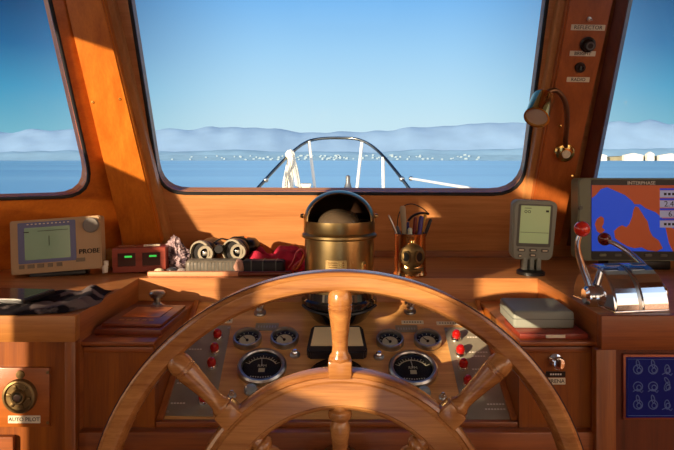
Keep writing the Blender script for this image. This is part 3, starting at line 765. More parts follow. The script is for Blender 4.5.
# lace / shell bundle
g = thing('lace_bundle', 'tall crumpled bundle of white and violet lace next to the binoculars', 'bundle', (ray(178,0,1.66).x,1.665,ZC))
bm = BM(); t = bmesh.new(); bmesh.ops.create_icosphere(t, subdivisions=5, radius=1)
for v in t.verts:
    c = v.co.copy(); h = (c.z+1)/2
    rad = (1-h)**.75*1.25+.05
    nse = noise.noise(c*3.2)*.30+noise.noise(c*8)*.22+noise.noise(c*17)*.12
    v.co = Vector((c.x*.034*rad*(1+nse*1.6)-.004*h*3, c.y*.026*rad*(1+nse), .002+.088*h**.9+nse*.010*(h>.05)))
    if v.co.z < .001: v.co.z = .001
merge(bm, t); ml = mat('lace',(200,176,176),.55,noise_amt=.2,noise_scale=60,bump=.6)
rr = [x for x in ml.node_tree.nodes if x.type == 'VALTORGB'][0]; rr.color_ramp.elements[0].color = (*lin((62,44,60)),1); rr.color_ramp.elements[1].color = (*lin((176,154,160)),1); rr.color_ramp.elements[0].position=.42; rr.color_ramp.elements[1].position=.56
link('bundle', bm, ml, g, 0)
MARB = [((159,1.60,.010),(214,210,180),'glass pebble, milky green, at the left end of the salmon slat'),
        ((172,1.605,.011),(60,62,66),'dark glossy pebble in front of the lace bundle'),
        ((182,1.604,.010),(150,140,136),'grey shiny pebble touching the spectacles case'),
        ((150,1.60,.006),(224,196,170),'tiny pale pebble, farthest left on the slat')]
for (px, yy, r), c, lab in MARB:
    bm = BM(); blob(bm, (0,0,r*.8), r, (1.25,1,.82), 3, .12, 30, seed=px); o = link('pebble', bm, mat('pebble_%d' % px, c, .12, coat=.8), None, 60, (ray(px,0,yy).x, yy, ZC))
    setp(o, lab, 'pebble', 'pebbles in front of the lace bundle')
# pink cloth
g = thing('pink_cloth', 'bright pink cloth heaped behind the black wallet', 'cloth', (ray(277,0,1.68).x,1.685,ZC))
bm = BM(); n, m_ = 40, 24; vs = []
for j in range(m_+1):
    for i in range(n+1):
        u, v = i/n, j/m_
        x = -.085+.165*u; y = -.045+.08*v
        h = .062*max(0,math.sin(PI*u))**.5*(.62+.25*math.sin(u*9+1))+.020*noise.noise(Vector((u*6, v*5, 1)))+.012*v
        e = min(u,1-u,v,1-v); h = max(.002, h*min(1, e*9))
        vs.append(bm.verts.new((x, y, h+.001)))
fa = [bm.faces.new((vs[j*(n+1)+i], vs[j*(n+1)+i+1], vs[(j+1)*(n+1)+i+1], vs[(j+1)*(n+1)+i])) for j in range(m_) for i in range(n)]
bmesh.ops.solidify(bm, geom=fa, thickness=.001)
link('cloth', bm, mat('pink_cloth',(226,56,92),.8,noise_amt=.2,noise_scale=25), g, 60)
g = thing('red_strap', 'looped red and white strap leaning on the brass compass', 'strap', (ray(299,0,1.64).x,1.64,ZC))
bm = BM(); tube(bm, smoothpts([(-.028,0,.010),(-.016,0,.024),(-.006,0,.048),(.004,0,.056),(.012,.004,.050),(.014,.004,.036),(.004,0,.028),(-.012,-.006,.016),(-.016,-.008,.006)]), .0045, 8, flat=.6); link('strap', bm, mat('strap_pink',(220,96,100),.6), g)
bm = BM(); tube(bm, smoothpts([(-.012,-.01,.006),(-.002,-.01,.014),(.008,-.008,.030),(.014,-.006,.044)]), .008, 8, flat=.5); link('strap_end', bm, mat('strap_orange',(206,100,46),.6), g)
g = thing('orange_card', 'folded orange card standing behind the binoculars', 'card', (ray(256,0,1.73).x,1.735,ZC), (0,0,math.radians(5)))
bm = BM(); prism(bm, [(-.055,0,.001),(.045,0,.001),(.04,0,.045),(.0,.0,.068),(-.03,0,.08)], (0,.004,0), bev=.001); link('card', bm, mat('orange_card',(210,110,44),.6), g)

# ------------------------------------------------------------------ brass pen mug
yq = 1.60; mx = ray(410,0,yq).x
g = thing('pen_mug', 'polished brass mug with a diving helmet emblem holding pens', 'mug', (mx,yq,ZC))
k = yq/F; r = 16*k; H = 42*k
bm = BM(); lathe(bm, [(0,.0),(r*1.02,0),(r*1.06,.003),(r*1.02,.007),(r*.98,.010),(r*.97,H-.006),(r*1.0,H-.004),(r*1.02,H-.001),(r*.98,H),(r*.93,H-.002),(r*.93,.006),(0,.006)], seg=56, cap=False); link('cup', bm, COPPER, g, 40)
bm = BM(); Mh = T(.001,-r*.93,H*.50)
blob(bm, (0,0,0), 12.5*k, (1,.55,.98), 4, 0, M=Mh)
lathe(bm, [(8*k,0),(9*k,.004),(11*k,.007),(11.5*k,.012),(0,.012)][::-1], Mh @ T(0,.004,-17*k) , 32)
link('helmet_emblem', bm, BRASS_D, g)
for a, zz in ((-44,0),(40,1)):
    M = Mh @ R(a,'Z') @ T(0,-9.0*k,0) @ UP90
    bm = BM(); ringlathe(bm, [(4.5*k,0),(4.5*k,.003),(6*k,.003),(6*k,0)], M, 24); link('port_ring', bm, BRASS_D, g)
    bm = BM(); lathe(bm, [(0,.0015),(4.5*k,.001),(4.5*k,0)], M, 20); link('port', bm, BLACK, g)
bm = BM(); lathe(bm, [(0,.006),(2.6*k,.005),(3*k,0)], Mh @ T(0,-.004,13*k), 16); link('helmet_valve', bm, GOLD, g)
def pen(name, label, cat, base, top, r0, m, mcap=None, cap=.25, flat=1):
    b = Vector(base); t = Vector(top)
    o = thing(name, label, cat, b, (0,0,0), 'pens and tools in the brass mug')
    d = t-b
    bm = BM(); tube(bm, [Vector((0,0,0)), d*.03, d*(1-cap)], [r0*.4, r0, r0], 12, flat=flat); link('barrel', bm, m, o)
    bm = BM(); tube(bm, [d*(1-cap), d*(1-cap*.9), d*.97, d], [r0*1.02, r0*1.15, r0*1.12, r0*.7], 12, flat=flat); link('cap', bm, mcap or m, o)
zb = ZC+.008
def at(px, py, y): return ray(px, py, y)
pen('paddle_stick','broad grey round tipped stick, tallest thing in the brass mug','stick',(mx-.008,yq-.012,zb), at(402.5,206,1.585), .0062, mat('grey_stick',(150,138,118),.5), flat=.5)
pen('blue_pen','dark blue pen just right of the broad grey stick','pen',(mx-.004,yq+.01,zb), at(408,222,1.60), .0032, mat('navy_pen',(26,36,110),.35))
pen('white_pen','pale green marker, shortest in the brass mug','pen',(mx-.006,yq-.014,zb), at(410,228,1.58), .005, mat('mint_pen',(190,206,196),.4))
pen('red_pen','dark red pen in the middle of the brass mug','pen',(mx+.002,yq-.008,zb), at(415.5,217,1.59), .0042, mat('maroon_pen',(104,22,26),.35))
pen('purple_marker','thick violet marker in the brass mug','marker',(mx+.010,yq-.010,zb), at(421.5,216,1.59), .0052, mat('violet_pen',(78,66,140),.4))
pen('yellow_pencil','yellow pencil rising behind the violet marker','pencil',(mx+.010,yq+.008,zb), at(425.5,214,1.61), .0035, mat('yellow_pen',(196,150,62),.5))
pen('black_pen','black pen leaning to the right out of the mug','pen',(mx+.004,yq+.0,zb), at(431,219,1.60), .0038, mat('black_pen',(26,26,40),.3))
pen('silver_tweezers','thin silver rod leaning to the left out of the mug','rod',(mx+.008,yq-.004,zb), at(388.5,215,1.60), .0024, STEEL)
pen('blue_screwdriver','short steel blue driver leaning left beside the silver rod','screwdriver',(mx+.002,yq+.010,zb), at(397,226,1.61), .0036, mat('steel_blue',(84,92,112),.35))
g = thing('reading_glasses', 'black wire loop of folded spectacles arching over the pens', 'glasses', (mx,yq+.008,zb))
A_ = Vector((mx,yq+.008,zb))
bm = BM(); tube(bm, smoothpts([at(397,236,1.61)-A_, at(398,218,1.61)-A_, at(403,207,1.61)-A_, at(412,204,1.61)-A_, at(422,208,1.615)-A_, at(429,214,1.615)-A_]), .0013, 8); link('temple_wire', bm, BLACK, g)
bm = BM(); tube(bm, smoothpts([at(408,221,1.615)-A_, at(413,216,1.615)-A_, at(421,213,1.615)-A_, at(429,214,1.615)-A_]), .003, 8); link('frame', bm, BLACK, g)

# ------------------------------------------------------------------ grey fishfinder
yq = 1.585; k = yq/F
g = thing('fishfinder', 'grey fishfinder with pale green screen on a pedestal foot', 'display', (ray(533,0,yq).x,yq+.02,ZC), (0,math.radians(2.5),math.radians(3)))
bm = BM(); lathe(bm, [(.034,0),(.034,.008),(.028,.012),(0,.012)], seg=36); link('foot', bm, BLACK, g)
for x in (-.017,0,.017):
    bm = BM(); box(bm, (x,.0,.026), (.011,.018,.03), .002); link('pillar', bm, GREYC, g)
bm = BM(); box(bm, (0,.008,.026), (.045,.012,.028), .002); link('pillar_core', bm, BLACK, g)
zc = .036+30*k
Mf = T(0,-.012,zc) @ R(4,'X') @ UP90
def cas(w, h, d, r, M, bev): 
    t = bmesh.new()
    pts = []
    for x, y in rrect(w, h, r, 8):
        pts.append((x*(1+.05*(y/h)*1.6), y, 0))
    prism(bm, pts, (0,0,d), M, bev)
bm = BM(); cas(44*k,60*k,.028,.016, Mf @ T(0,0,-.028), .004); link('case', bm, GREYC, g)
bm = BM(); rslab(bm, 35*k,43*k,.001,.004, Mf @ T(0,5*k,0)); link('bezel', bm, GREYP, g)
bm = BM(); rslab(bm, 30*k,38*k,.0018,.001, Mf @ T(0,6*k,0)); link('screen', bm, mat('lcd_screen',(170,184,132),.25,emit=(150,170,120),es=.28,coat=.3), g)
bm = BM(); 
for dx in (-10,-6.5): ringlathe(bm, [(1.0*k,0),(1.0*k,.0004),(1.5*k,.0004),(1.5*k,0)], Mf @ T(dx*k,19*k,.0018), 16)
box(bm, (-8*k,22.5*k,.002), (7*k,.5*k,.0004), 0, Mf); box(bm, (0,-2*k,.002), (29*k,.35*k,.0004), 0, Mf); box(bm, (12*k,20*k,.002), (3*k,2*k,.0004),0,Mf)
link('screen_marks', bm, INK, g)
for x, y, w in ((-12,-20,8),(0,-20,8),(12,-20,8),(0,-25,7),(-13,-26,4)):
    bm = BM(); rslab(bm, w*k,3.6*k,.003,1.5*k, Mf @ T(x*k,y*k,0), .0006); bt = link('button', bm, GREYP, g)
    bm = BM(); rslab(bm, w*k*.6,1.4*k,.0006,.0005, Mf @ T(x*k,y*k,.003)); link('button_mark', bm, LABEL, bt)

# ------------------------------------------------------------------ chart plotter
yq = 1.66; k = yq/F
g = thing('chart_plotter', 'green grey chart plotter with orange and blue sea map screen', 'chart plotter', (ray(641,0,yq).x,yq,ZC), (math.radians(0),0,math.radians(-2)))
bm = BM(); box(bm, (0,.045,.012), (.16,.07,.024), .004); link('foot', bm, BLACK, g)
zb_ = (HY-261)/F*yq - ZC + .0; zt_ = (HY-178.5)/F*yq - ZC
zb_ = max(zb_, .024); Hc = zt_-zb_; zc = (zt_+zb_)/2
Mp = T(0,0,zc) @ UP90
bm = BM(); rslab(bm, 131*k,Hc,.06,.012, Mp @ T(3.5*k,0,-.06), .003); link('case', bm, GREENGREY, g)
bm = BM(); rslab(bm, 106*k,Hc-.006,.0015,.004, Mp @ T(4*k,0,0)); link('bezel', bm, BLACK, g)
SW, SH = 98*k, 66*k; S0 = T(0,1.6*k,.0016)
def scr(u, v, z=.0): return (SW*(u-.5), SH*(.5-v), z)
bm = BM(); prism(bm, [scr(0,0),scr(1,0),scr(1,1),scr(0,1)], (0,0,.0008), Mp @ S0); link('screen', bm, mat('chart_sea',(8,40,120),.4,emit=(6,74,205),es=.55), g)
LAND = mat('chart_land',(190,86,40),.4,emit=(190,88,44),es=.13)
# screen px frame: 592..690 x 187..253
def sp(px, py): return scr((px-592)/98, (py-187)/66, .0009)
bm = BM()
for poly in ([(592,187),(690,187),(690,232),(664,222),(655,214),(645,210),(640,206),(634,206),(632,203),(625,197),(616,193),(607,189),(601,191),(596,197),(592,200)],
             [(595,226),(597,221),(601,218),(604,220),(604,225),(602,229),(605,232),(601,236),(597,233)],
             [(614,233),(618,229),(622,227),(626,229),(629,226),(632,218),(633,212),(635,208),(638,209),(641,214),(644,219),(647,223),(649,232),(652,238),(658,242),(662,250),(656,253),(647,252),(641,249),(634,250),(627,248),(620,244),(615,240)],
             [(664,226),(676,232),(690,238),(690,253),(672,253),(668,245)]):
    prism(bm, [sp(*q) for q in poly], (0,0,.0003), Mp @ S0)
link('land_map', bm, LAND, g)
bm = BM()
for y0 in (190,200,210,220): prism(bm, [sp(659,y0+2.2),sp(690,y0+2.2),sp(690,y0+9.2),sp(659,y0+9.2)], (0,0,.0006), Mp @ S0)
link('data_boxes', bm, mat('data_box',(168,176,206),.4,emit=(160,170,205),es=.2), g)
bm = BM(); 
for y0, s in ((200,'2.480'),(210,'6.9')): text(bm, s, 8*k, Mp @ S0 @ T(*[a+b for a, b in zip(sp(672,y0+5.8), (0,0,.0007))]))
for y0 in (190,220):
    for i in range(5): prism(bm, [sp(663+4*i,y0+4.6),sp(665.6+4*i,y0+4.6),sp(665.6+4*i,y0+7),sp(663+4*i,y0+7)], (0,0,.0008), Mp @ S0)
link('data_digits', bm, INK, g)
bm = BM()
for y0 in (190,200,210,220): prism(bm, [sp(659,y0),sp(690,y0),sp(690,y0+2),sp(659,y0+2)], (0,0,.0006), Mp @ S0)
link('data_headers', bm, mat('data_head',(20,50,190),.4,emit=(20,60,200),es=.3), g)
bm = BM(); text(bm, 'INTERPHASE', .0125, Mp @ T(0,Hc/2-4.6*k,.0024), .0005); link('lettering', bm, mat('silver_text',(230,230,220),.4), g)
for i in range(6):
    bm = BM(); rslab(bm, 7*k,2.6*k,.003,1.2*k, Mp @ T((-38+15*i)*k,-Hc/2+6*k,.0012), .0005); link('button', bm, GREENGREY if i == 0 else GREYP, g)
bm = BM(); lathe(bm, [(.0,.006),(.005,.006),(.006,0)], Mp @ T(-60*k,12*k,0) @ R(0,'X'), 12); link('side_stud', bm, GREYP, g)

# ------------------------------------------------------------------ engine throttle
g = thing('throttle_control', 'chrome twin lever engine control on the right counter', 'throttle', (.543,1.270,ZC))
O = Vector((.543,1.270,ZC)); rT = .077
def dsec(x0, x1, r, bm, bev=.004, yo=0):
    pts = []
    for i in range(25):
        a = math.radians(180*i/24); pts.append((x0, -r*math.cos(a)+yo, .002+r*math.sin(a)*1.0))
    pts += []
    prism(bm, pts, (x1-x0,0,0), bev=bev)
RZ = R(9,'Z')
bm = BM(); dsec(-.050,.0,rT,bm); bm.transform(RZ); link('housing', bm, CHROME, g, 40)
bm = BM(); dsec(.003,.058,rT,bm); bm.transform(RZ); link('housing', bm, CHROME, g, 40)
bm = BM(); dsec(-.002,.005,rT-.003,bm,.0005); bm.transform(RZ); link('seam', bm, STEEL, g, 40)
bm = BM(); box(bm, (.004,0,.0025), (.11,.150,.005), .001, RZ); link('base_plate', bm, CHROME, g)
for s, m1, m2 in ((-1,-22,-8),):
    pass
bm = BM(); rslab(bm, .03,.010,.001,.003, RZ @ T(-.025,-.022,rT+.0035) @ R(16,'X')); rslab(bm, .03,.010,.001,.003, RZ @ T(.030,-.022,rT+.0035) @ R(16,'X')); link('badge', bm, STEEL, g, 40)
def lever(hx, pts, ball, mb, side):
    bm = BM(); hub = Vector(pts[0])-O
    lathe(bm, [(0,-.016),(.014,-.016),(.021,-.011),(.024,.0),(.021,.012),(.014,.018),(0,.018)], Matrix.Translation(hub) @ R(90,'Y'), 32); link('lever_hub', bm, CHROME, g)
    bm = BM(); P = smoothpts([Vector(p)-O for p in pts]+[Vector(ball)-O]); n = len(P)
    tube(bm, P, [.0085-.004*i/n for i in range(n)], 14); lv = link('lever', bm, CHROME, g)
    bm = BM(); blob(bm, Vector(ball)-O, .0150, (1,1,1), 4); link('ball_grip', bm, mb, lv)
lever(0, [ray(592,296,1.262), ray(588,282,1.262), ray(581,262,1.26), ray(577.5,245,1.255)], ray(582,229,1.25), REDB, -1)
lever(0, [(.628,1.29,-.262), (.640,1.345,-.232), (.643,1.40,-.214), (.632,1.455,-.194)], ray(604.5,239,1.5), REDD, 1)

# ------------------------------------------------------------------ lamp and switches on the right post
bp_ = wp(564,152,.057)
g = thing('reading_lamp', 'brass gooseneck reading lamp on the right window post', 'lamp', bp_)
tilt = math.radians(-20)
Mw = Matrix.Rotation(math.atan(LEAN),4,'X').inverted() if 0 else R(-0,'X')
Ms = R(math.degrees(-math.atan(LEAN)) ,'X')
Ms = Matrix.Rotation(math.atan(LEAN), 4, 'X') @ UP90
bm = BM(); lathe(bm, [(.026,0),(.027,.004),(.024,.010),(.016,.014),(0,.015)], Ms, 36); link('base', bm, GOLD, g)
bm = BM(); lathe(bm, [(.010,.014),(.011,.020),(.009,.024),(0,.024)], Ms, 24); link('switch', bm, LABEL, g)
yh = bp_.y
gp = [Vector((0,-.012,.012)), ray(565.5,140,yh-.03)-bp_, ray(567,120,yh-.06)-bp_, ray(565,102,yh-.075)-bp_, ray(557,91,yh-.085)-bp_, ray(548.5,92,yh-.09)-bp_, ray(545,99,yh-.095)-bp_]
bm = BM(); tube(bm, smoothpts(gp), .0065, 10); link('gooseneck', bm, mat('bronze_neck',(128,92,66),.3,.9), g)
hc = ray(536.5,117.5,yh-.15)-bp_; ht = ray(543.5,98,yh-.10)-bp_
ax = (hc-ht).normalized(); rot = ax.to_track_quat('Z','Y').to_matrix().to_4x4(); Lh = (hc-ht).length
Mh = Matrix.Translation(ht) @ rot; rl = 12.2/F*(yh-.15)
bm = BM(); lathe(bm, [(0,-.004),(rl*.6,-.003),(rl*.92,.002),(rl*.97,.008),(rl*.97,Lh-.004),(rl*1.04,Lh-.003),(rl*1.04,Lh+.001),(rl*.9,Lh+.001),(rl*.9,Lh-.01)], Mh, 44, cap=False); link('lamp_head', bm, GOLD, g)
bm = BM(); lathe(bm, [(0,Lh-.004),(rl*.5,Lh-.0045),(rl*.93,Lh-.006),(rl*.93,Lh-.008),(0,Lh-.008)], Mh, 36); link('lens', bm, mat('frosted_lens',(190,176,164),.35), g)

def postface(name, label, cat, px, py): return thing(name, label, cat, wp(px, py, .0555), (math.atan(LEAN),0,0))
def plabel(px, py, w, h, s, label):
    q = wp(px,py); k = q.y/F
    g = postface('post_label', label, 'label', px, py)
    bm = BM(); rslab(bm, w*k,h*k,.0015,.001, UP90 @ R(-1,'Z')); link('plate', bm, LABEL, g)
    bm = BM(); text(bm, s, h*k*.95, T(0,-.0018,0) @ UP90 @ R(-1,'Z')); link('lettering', bm, INK, g)
plabel(588,27.5,33,5.5,'REFLECTOR','white strip reading REFLECTOR on the right post')
plabel(582.5,53.5,25,5,'BRIGHT','white strip reading BRIGHT on the right post')
plabel(578,79.5,22,4.8,'RADIO','white strip reading RADIO on the right post')
k = 1.7/F
g = postface('rotary_switch', 'black rotary knob between the REFLECTOR and BRIGHT strips', 'switch', 587.5,44.5)
bm = BM(); lathe(bm, [(7.5*k,0),(7.5*k,.003),(6*k,.005),(5.5*k,.018),(4.5*k,.021),(0,.021)], UP90, 32); link('knob', bm, BLACK, g)
bm = BM(); ringlathe(bm, [(2.6*k,.021),(2.6*k,.0222),(4*k,.0222),(4*k,.021)], UP90, 24); link('knob_ring', bm, GREYP, g)
g = postface('power_socket', 'black round socket above the RADIO strip', 'socket', 580,67.5)
bm = BM(); ringlathe(bm, [(3*k,0),(3*k,.006),(4.8*k,.006),(5.2*k,0)], UP90, 28); lathe(bm, [(0,.002),(3*k,.002),(3*k,0)], UP90, 20); link('socket', bm, BLACK, g)
bm = BM(); box(bm, (0,-.005,0), (.004,.006,.010), .001); link('toggle', bm, GREYP, g)
g = postface('toggle_switch', 'tiny silver toggle above the REFLECTOR strip', 'switch', 589,19)
bm = BM(); lathe(bm, [(2.2*k,0),(2.2*k,.003),(0,.004)], UP90, 16); link('nut', bm, STEEL, g)
bm = BM(); tube(bm, [(0,-.003,0),(.003,-.012,-.001)], [.0012,.0018], 8); link('toggle', bm, STEEL, g)

# ------------------------------------------------------------------ boat bow outside
def sea_y(): pass
DZ = -.80
bm = BM()
prof = [(1.55,1.35),(1.6,2.5),(1.5,4.0),(1.15,5.2),(.75,5.9),(.25,6.35)]
pts = [(x, y, DZ) for x, y in prof] + [(-x, y, DZ) for x, y in prof[::-1]]
prism(bm, pts, (0,0,-.9))
hd = link('foredeck', bm, mat('white_deck',(196,192,182),.6,noise_amt=.05), smooth=0); setp(hd, kind='structure')
PB = Vector((.08,5.4,DZ))
g = thing('bow_rail', 'stainless steel bow pulpit rail arching outside the windshield', 'railing', PB)
yR = 5.5
def rr_(px, py, y): return ray(px, py, y)-PB
top = [rr_(225,226,4.6), rr_(258,188,4.9), rr_(284,160,5.2), rr_(303,144,5.4), rr_(318,139,5.55), rr_(340,138,5.6), rr_(360,140,5.55), rr_(378,151,5.4), rr_(402,179,5.0), rr_(440,232,4.6)]
bm = BM(); tube(bm, smoothpts(top, 8), .0125, 12); link('top_rail', bm, mat('rail_grey_steel',(120,122,118),.25,1.0), g)  # top rail in a darker grey steel than the clamps
RW = mat('white_stanchion',(226,228,226),.3)
for a, b in (((309,141,5.45),(318.5,205,5.45)),((362,142,5.5),(354,205,5.5)),((383,157,5.3),(384,212,5.3))):
    A, B = rr_(*a), rr_(*b); B = Vector((B.x+(B.x-A.x)*.5, B.y, 0))
    bm = BM(); tube(bm, [A, B], .013, 10); link('stanchion', bm, RW, g)
for a in (top[0], top[-1]):
    bm = BM(); tube(bm, [Vector(a), Vector((a.x*1.02, a.y, 0))], .0125, 10); link('stanchion', bm, RW, g)
bm = BM(); blob(bm, rr_(402,179,5.0), .022, (1,1,1), 2); blob(bm, rr_(266,180,4.97), .02, (1,1,1), 2); link('clamp', bm, STEEL, g)
# lifeline
g = thing('lifeline', 'white lifeline running right from the bow rail', 'lifeline', ray(411,178.5,4.9))
b_ = ray(411,178.5,4.9)
bm = BM(); tube(bm, [Vector((0,0,0)), ray(450,185,3.9)-b_, ray(484,190.5,3.3)-b_, ray(600,211,2.4)-b_], .009, 10); link('line', bm, RW, g)
bm = BM(); blob(bm, (0,0,0), .018, (1,1,1), 2); link('end_fitting', bm, STEEL, g)
# white rope coil hanging on the rail
cR = ray(291,165,5.25)
g = thing('rope_bundle', 'white rope bundle hanging from the left of the bow rail', 'rope', cR)
bm = BM(); k = 5.25/F
blob(bm, (-.5*k,-.03,10*k), 4.6*k, (1,.8,1.1), 3, .3, 30)
random.seed(3)
for i in range(16):
    x0 = random.uniform(-2,2)*k; x1 = random.uniform(-8,9)*k; yy = random.uniform(-.05,.02)
    zl = random.uniform(-26,-20)*k
    tube(bm, smoothpts([(x0,-.03,10*k),(x0*1.5+x1*.3,yy-.02,0),(x1*.8,yy,-12*k),(x1,yy,zl)], 5), .012, 7)
link('rope', bm, mat('white_rope',(224,222,210),.8,noise_amt=.15,noise_scale=60), g)
# deck items
g = thing('deck_box', 'small white box on the foredeck right of the rope bundle', 'box', ray(306,0,5.3)*1.0 + Vector((0,0,DZ-ray(306,0,5.3).z)))
bm = BM(); box(bm, (0,0,.305), (.075,.10,.61), .01); link('body', bm, WHITE, g)
bm = BM(); box(bm, (0,0,.60), (.085,.11,.02), .004); link('lid', bm, WHITE, g)
g = thing('anchor_winch', 'small dark anchor winch at the bow', 'winch', Vector((ray(348,0,5.3).x,5.3,DZ)))
bm = BM(); lathe(bm, [(.09,0),(.09,.05),(.05,.07),(.045,.48),(.06,.50),(.055,.55),(.03,.58),(.018,.62),(.018,.67),(0,.68)], seg=24); link('drum', bm, mat('winch_grey',(110,112,116),.4,.6), g)
bm = BM(); tube(bm, [(-.06,0,.54),(.07,0,.54)], .012, 8); link('handle', bm, STEEL, g)

# ------------------------------------------------------------------ sea, hills, town
SZ = -2.6
def seamat():
    m = bpy.data.materials.new('sea_water'); m.use_nodes = True; nt = m.node_tree; L = nt.links; b = nt.nodes['Principled BSDF']
    b.inputs['Base Color'].default_value = (*lin((90,150,190)),1); b.inputs['Roughness'].default_value = .28; b.inputs['IOR'].default_value = 1.33
    tc = nt.nodes.new('ShaderNodeTexCoord'); mp = nt.nodes.new('ShaderNodeMapping'); mp.inputs['Scale'].default_value = (.25,1.0,1)
    n = nt.nodes.new('ShaderNodeTexNoise'); n.inputs['Scale'].default_value = .9; n.inputs['Detail'].default_value = 8
    bp = nt.nodes.new('ShaderNodeBump'); bp.inputs['Strength'].default_value = .55; bp.inputs['Distance'].default_value = .25
    L.new(tc.outputs['Object'], mp.inputs[0]); L.new(mp.outputs[0], n.inputs['Vector']); L.new(n.outputs['Fac'], bp.inputs['Height']); L.new(bp.outputs[0], b.inputs['Normal'])
    n2 = nt.nodes.new('ShaderNodeTexNoise'); n2.inputs['Scale'].default_value = .012; n2.inputs['Detail'].default_value = 4
    mp2 = nt.nodes.new('ShaderNodeMapping'); mp2.inputs['Scale'].default_value = (.3,1.6,1); L.new(tc.outputs['Object'], mp2.inputs[0]); L.new(mp2.outputs[0], n2.inputs['Vector'])
    r = nt.nodes.new('ShaderNodeValToRGB'); r.color_ramp.elements[0].position=.35; r.color_ramp.elements[1].position=.65
    r.color_ramp.elements[0].color = (*lin((112,166,206)),1); r.color_ramp.elements[1].color = (*lin((146,198,228)),1)
    L.new(n2.outputs['Fac'], r.inputs[0]); L.new(r.outputs[0], b.inputs['Base Color'])
    return m
bm = BM()
prism(bm, [(-6000,-300,SZ),(6000,-300,SZ),(6000,3400,SZ),(-6000,3400,SZ)], (0,0,-1)); setp(link('sea', bm, seamat(), smooth=0), kind='structure')
# hills: skyline given as picture-height profile, built as ridged terrain with depth
def skyline(px):
    P = [(-400,128),(-100,128),(0,134),(30,131),(60,128),(90,130),(130,134),(165,130),(205,129),(240,126),(275,128),(300,132),(330,131),(370,132),(410,128),(450,127),(490,123),(520,122),(560,121),(600,122),(640,120),(674,121),(760,120),(1100,124)]
    for (a, va), (b, vb) in zip(P, P[1:]):
        if a <= px <= b: return va+(vb-va)*(px-a)/(b-a)
    return 128
def hills(name, y0, hs, col, seed, amp, depth):
    bm = BM(); n = 240; m_ = 12; g = []
    for j in range(m_+1):
        v = j/m_; row = []
        for i in range(n+1):
            px = -400+1500*i/n; yy = y0+depth*v
            top = (HY-skyline(px))*hs + amp*noise.noise(Vector((px*.02, seed, 0)))+amp*.5*noise.noise(Vector((px*.06, seed, 2)))
            zt = top/F*yy
            f = math.sin(PI/2*min(1, v*1.4))**1.2 if v < .72 else 1-(v-.72)*1.2
            z = SZ-1+ (zt-SZ)*f*(1+.10*noise.noise(Vector((px*.05, v*6, seed))))
            row.append(bm.verts.new(((px-CX)/F*yy*(1), yy, z)))
        g.append(row)
    for j in range(m_):
        for i in range(n): bm.faces.new((g[j][i], g[j][i+1], g[j+1][i+1], g[j+1][i]))
    setp(link(name, bm, col, smooth=180), kind='structure')
hills('hills', 3050, 1.0, mat('hazy_hills',(134,166,196),.95,spec=0,noise_amt=.05,noise_scale=.008), 1.3, 2.0, 900)  # blue haze of distance put into the hill colour
hills('foothills', 3000, .30, mat('near_hills_hazed',(124,160,186),.95,spec=0,noise_amt=.08,noise_scale=.01), 7.1, 1.5, 300)  # nearer ridge, haze tint mixed into its base colour as well
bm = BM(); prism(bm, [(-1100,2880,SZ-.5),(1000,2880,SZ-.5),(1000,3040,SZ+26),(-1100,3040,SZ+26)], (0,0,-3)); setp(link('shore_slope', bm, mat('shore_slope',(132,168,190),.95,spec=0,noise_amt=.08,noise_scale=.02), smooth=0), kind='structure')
random.seed(11)
HW = mat('house_hazed',(142,164,176),.8)  # pale walls greyed blue, with the haze in front put into the colour
def house():
    bm = BM(); prism(bm, [(-.5,-.5,-.3),(.5,-.5,-.3),(.5,-.5,.7),(0,-.5,1.0),(-.5,-.5,.7)], (0,1,0)); return bm
h0 = link('shore_house', house(), HW, smooth=0); setp(h0, 'tiny pale house of the town on the far shore', 'house', 'houses of the far shoreline town')
placed = []; first = True
while len(placed) < 95:
    px = random.choice([random.gauss(330,45), random.gauss(350,60), random.uniform(165,480)])
    if px < 162 or px > 515: continue
    y = 2900+random.random()**1.3*130; x = (px-CX)/F*y; s = random.uniform(5,9); wd = s*random.uniform(.9,1.7)
    if any(abs(x-a)<(wd+c)/2+2 and abs(y-b)<(s+d)/2+2 for a, b, c, d in placed): continue
    placed.append((x, y, wd, s))
    o = h0 if first else h0.copy()
    if not first: COL.objects.link(o)
    first = False
    z = SZ-.5+26.5*(y-2880)/160
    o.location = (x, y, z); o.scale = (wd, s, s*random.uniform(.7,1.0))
bm = BM()
prism(bm, [((560-CX)/F*2600,2600,SZ),((740-CX)/F*2600,2600,SZ),((740-CX)/F*2600,2600,SZ+15),((640-CX)/F*2600,2600,SZ+20),((585-CX)/F*2600,2600,SZ+9)], (0,200,0)); setp(link('headland', bm, mat('khaki_shore',(140,136,112),.9,spec=0,noise_amt=.2,noise_scale=.02), smooth=0), kind='structure')
for i, (a, b, h, lab) in enumerate(((592,605,20,'white quayside shed nearest the right window post'),(622,641,22,'longest white quayside shed in the right window'),(645,652,26,'narrow tall pale silo between two white sheds'),(657,680,21,'white shed at the far right edge of the shore'))):
    bm = BM(); y = 2590; x0, x1 = (a-CX)/F*y, (b-CX)/F*y
    prism(bm, [(x0,y,SZ),(x1,y,SZ),(x1,y,SZ+h*1.0),((x0+x1)/2,y,SZ+h*1.35),(x0,y,SZ+h*1.0)], (0,-20,0)); bm.transform(T(-(x0+x1)/2,-y,-SZ))
    o = link('quay_shed', bm, mat('shed_white_%d' % i,(206,204,194),.7), None, 0, ((x0+x1)/2, y, SZ)); setp(o, lab, 'building', 'sheds on the quay')

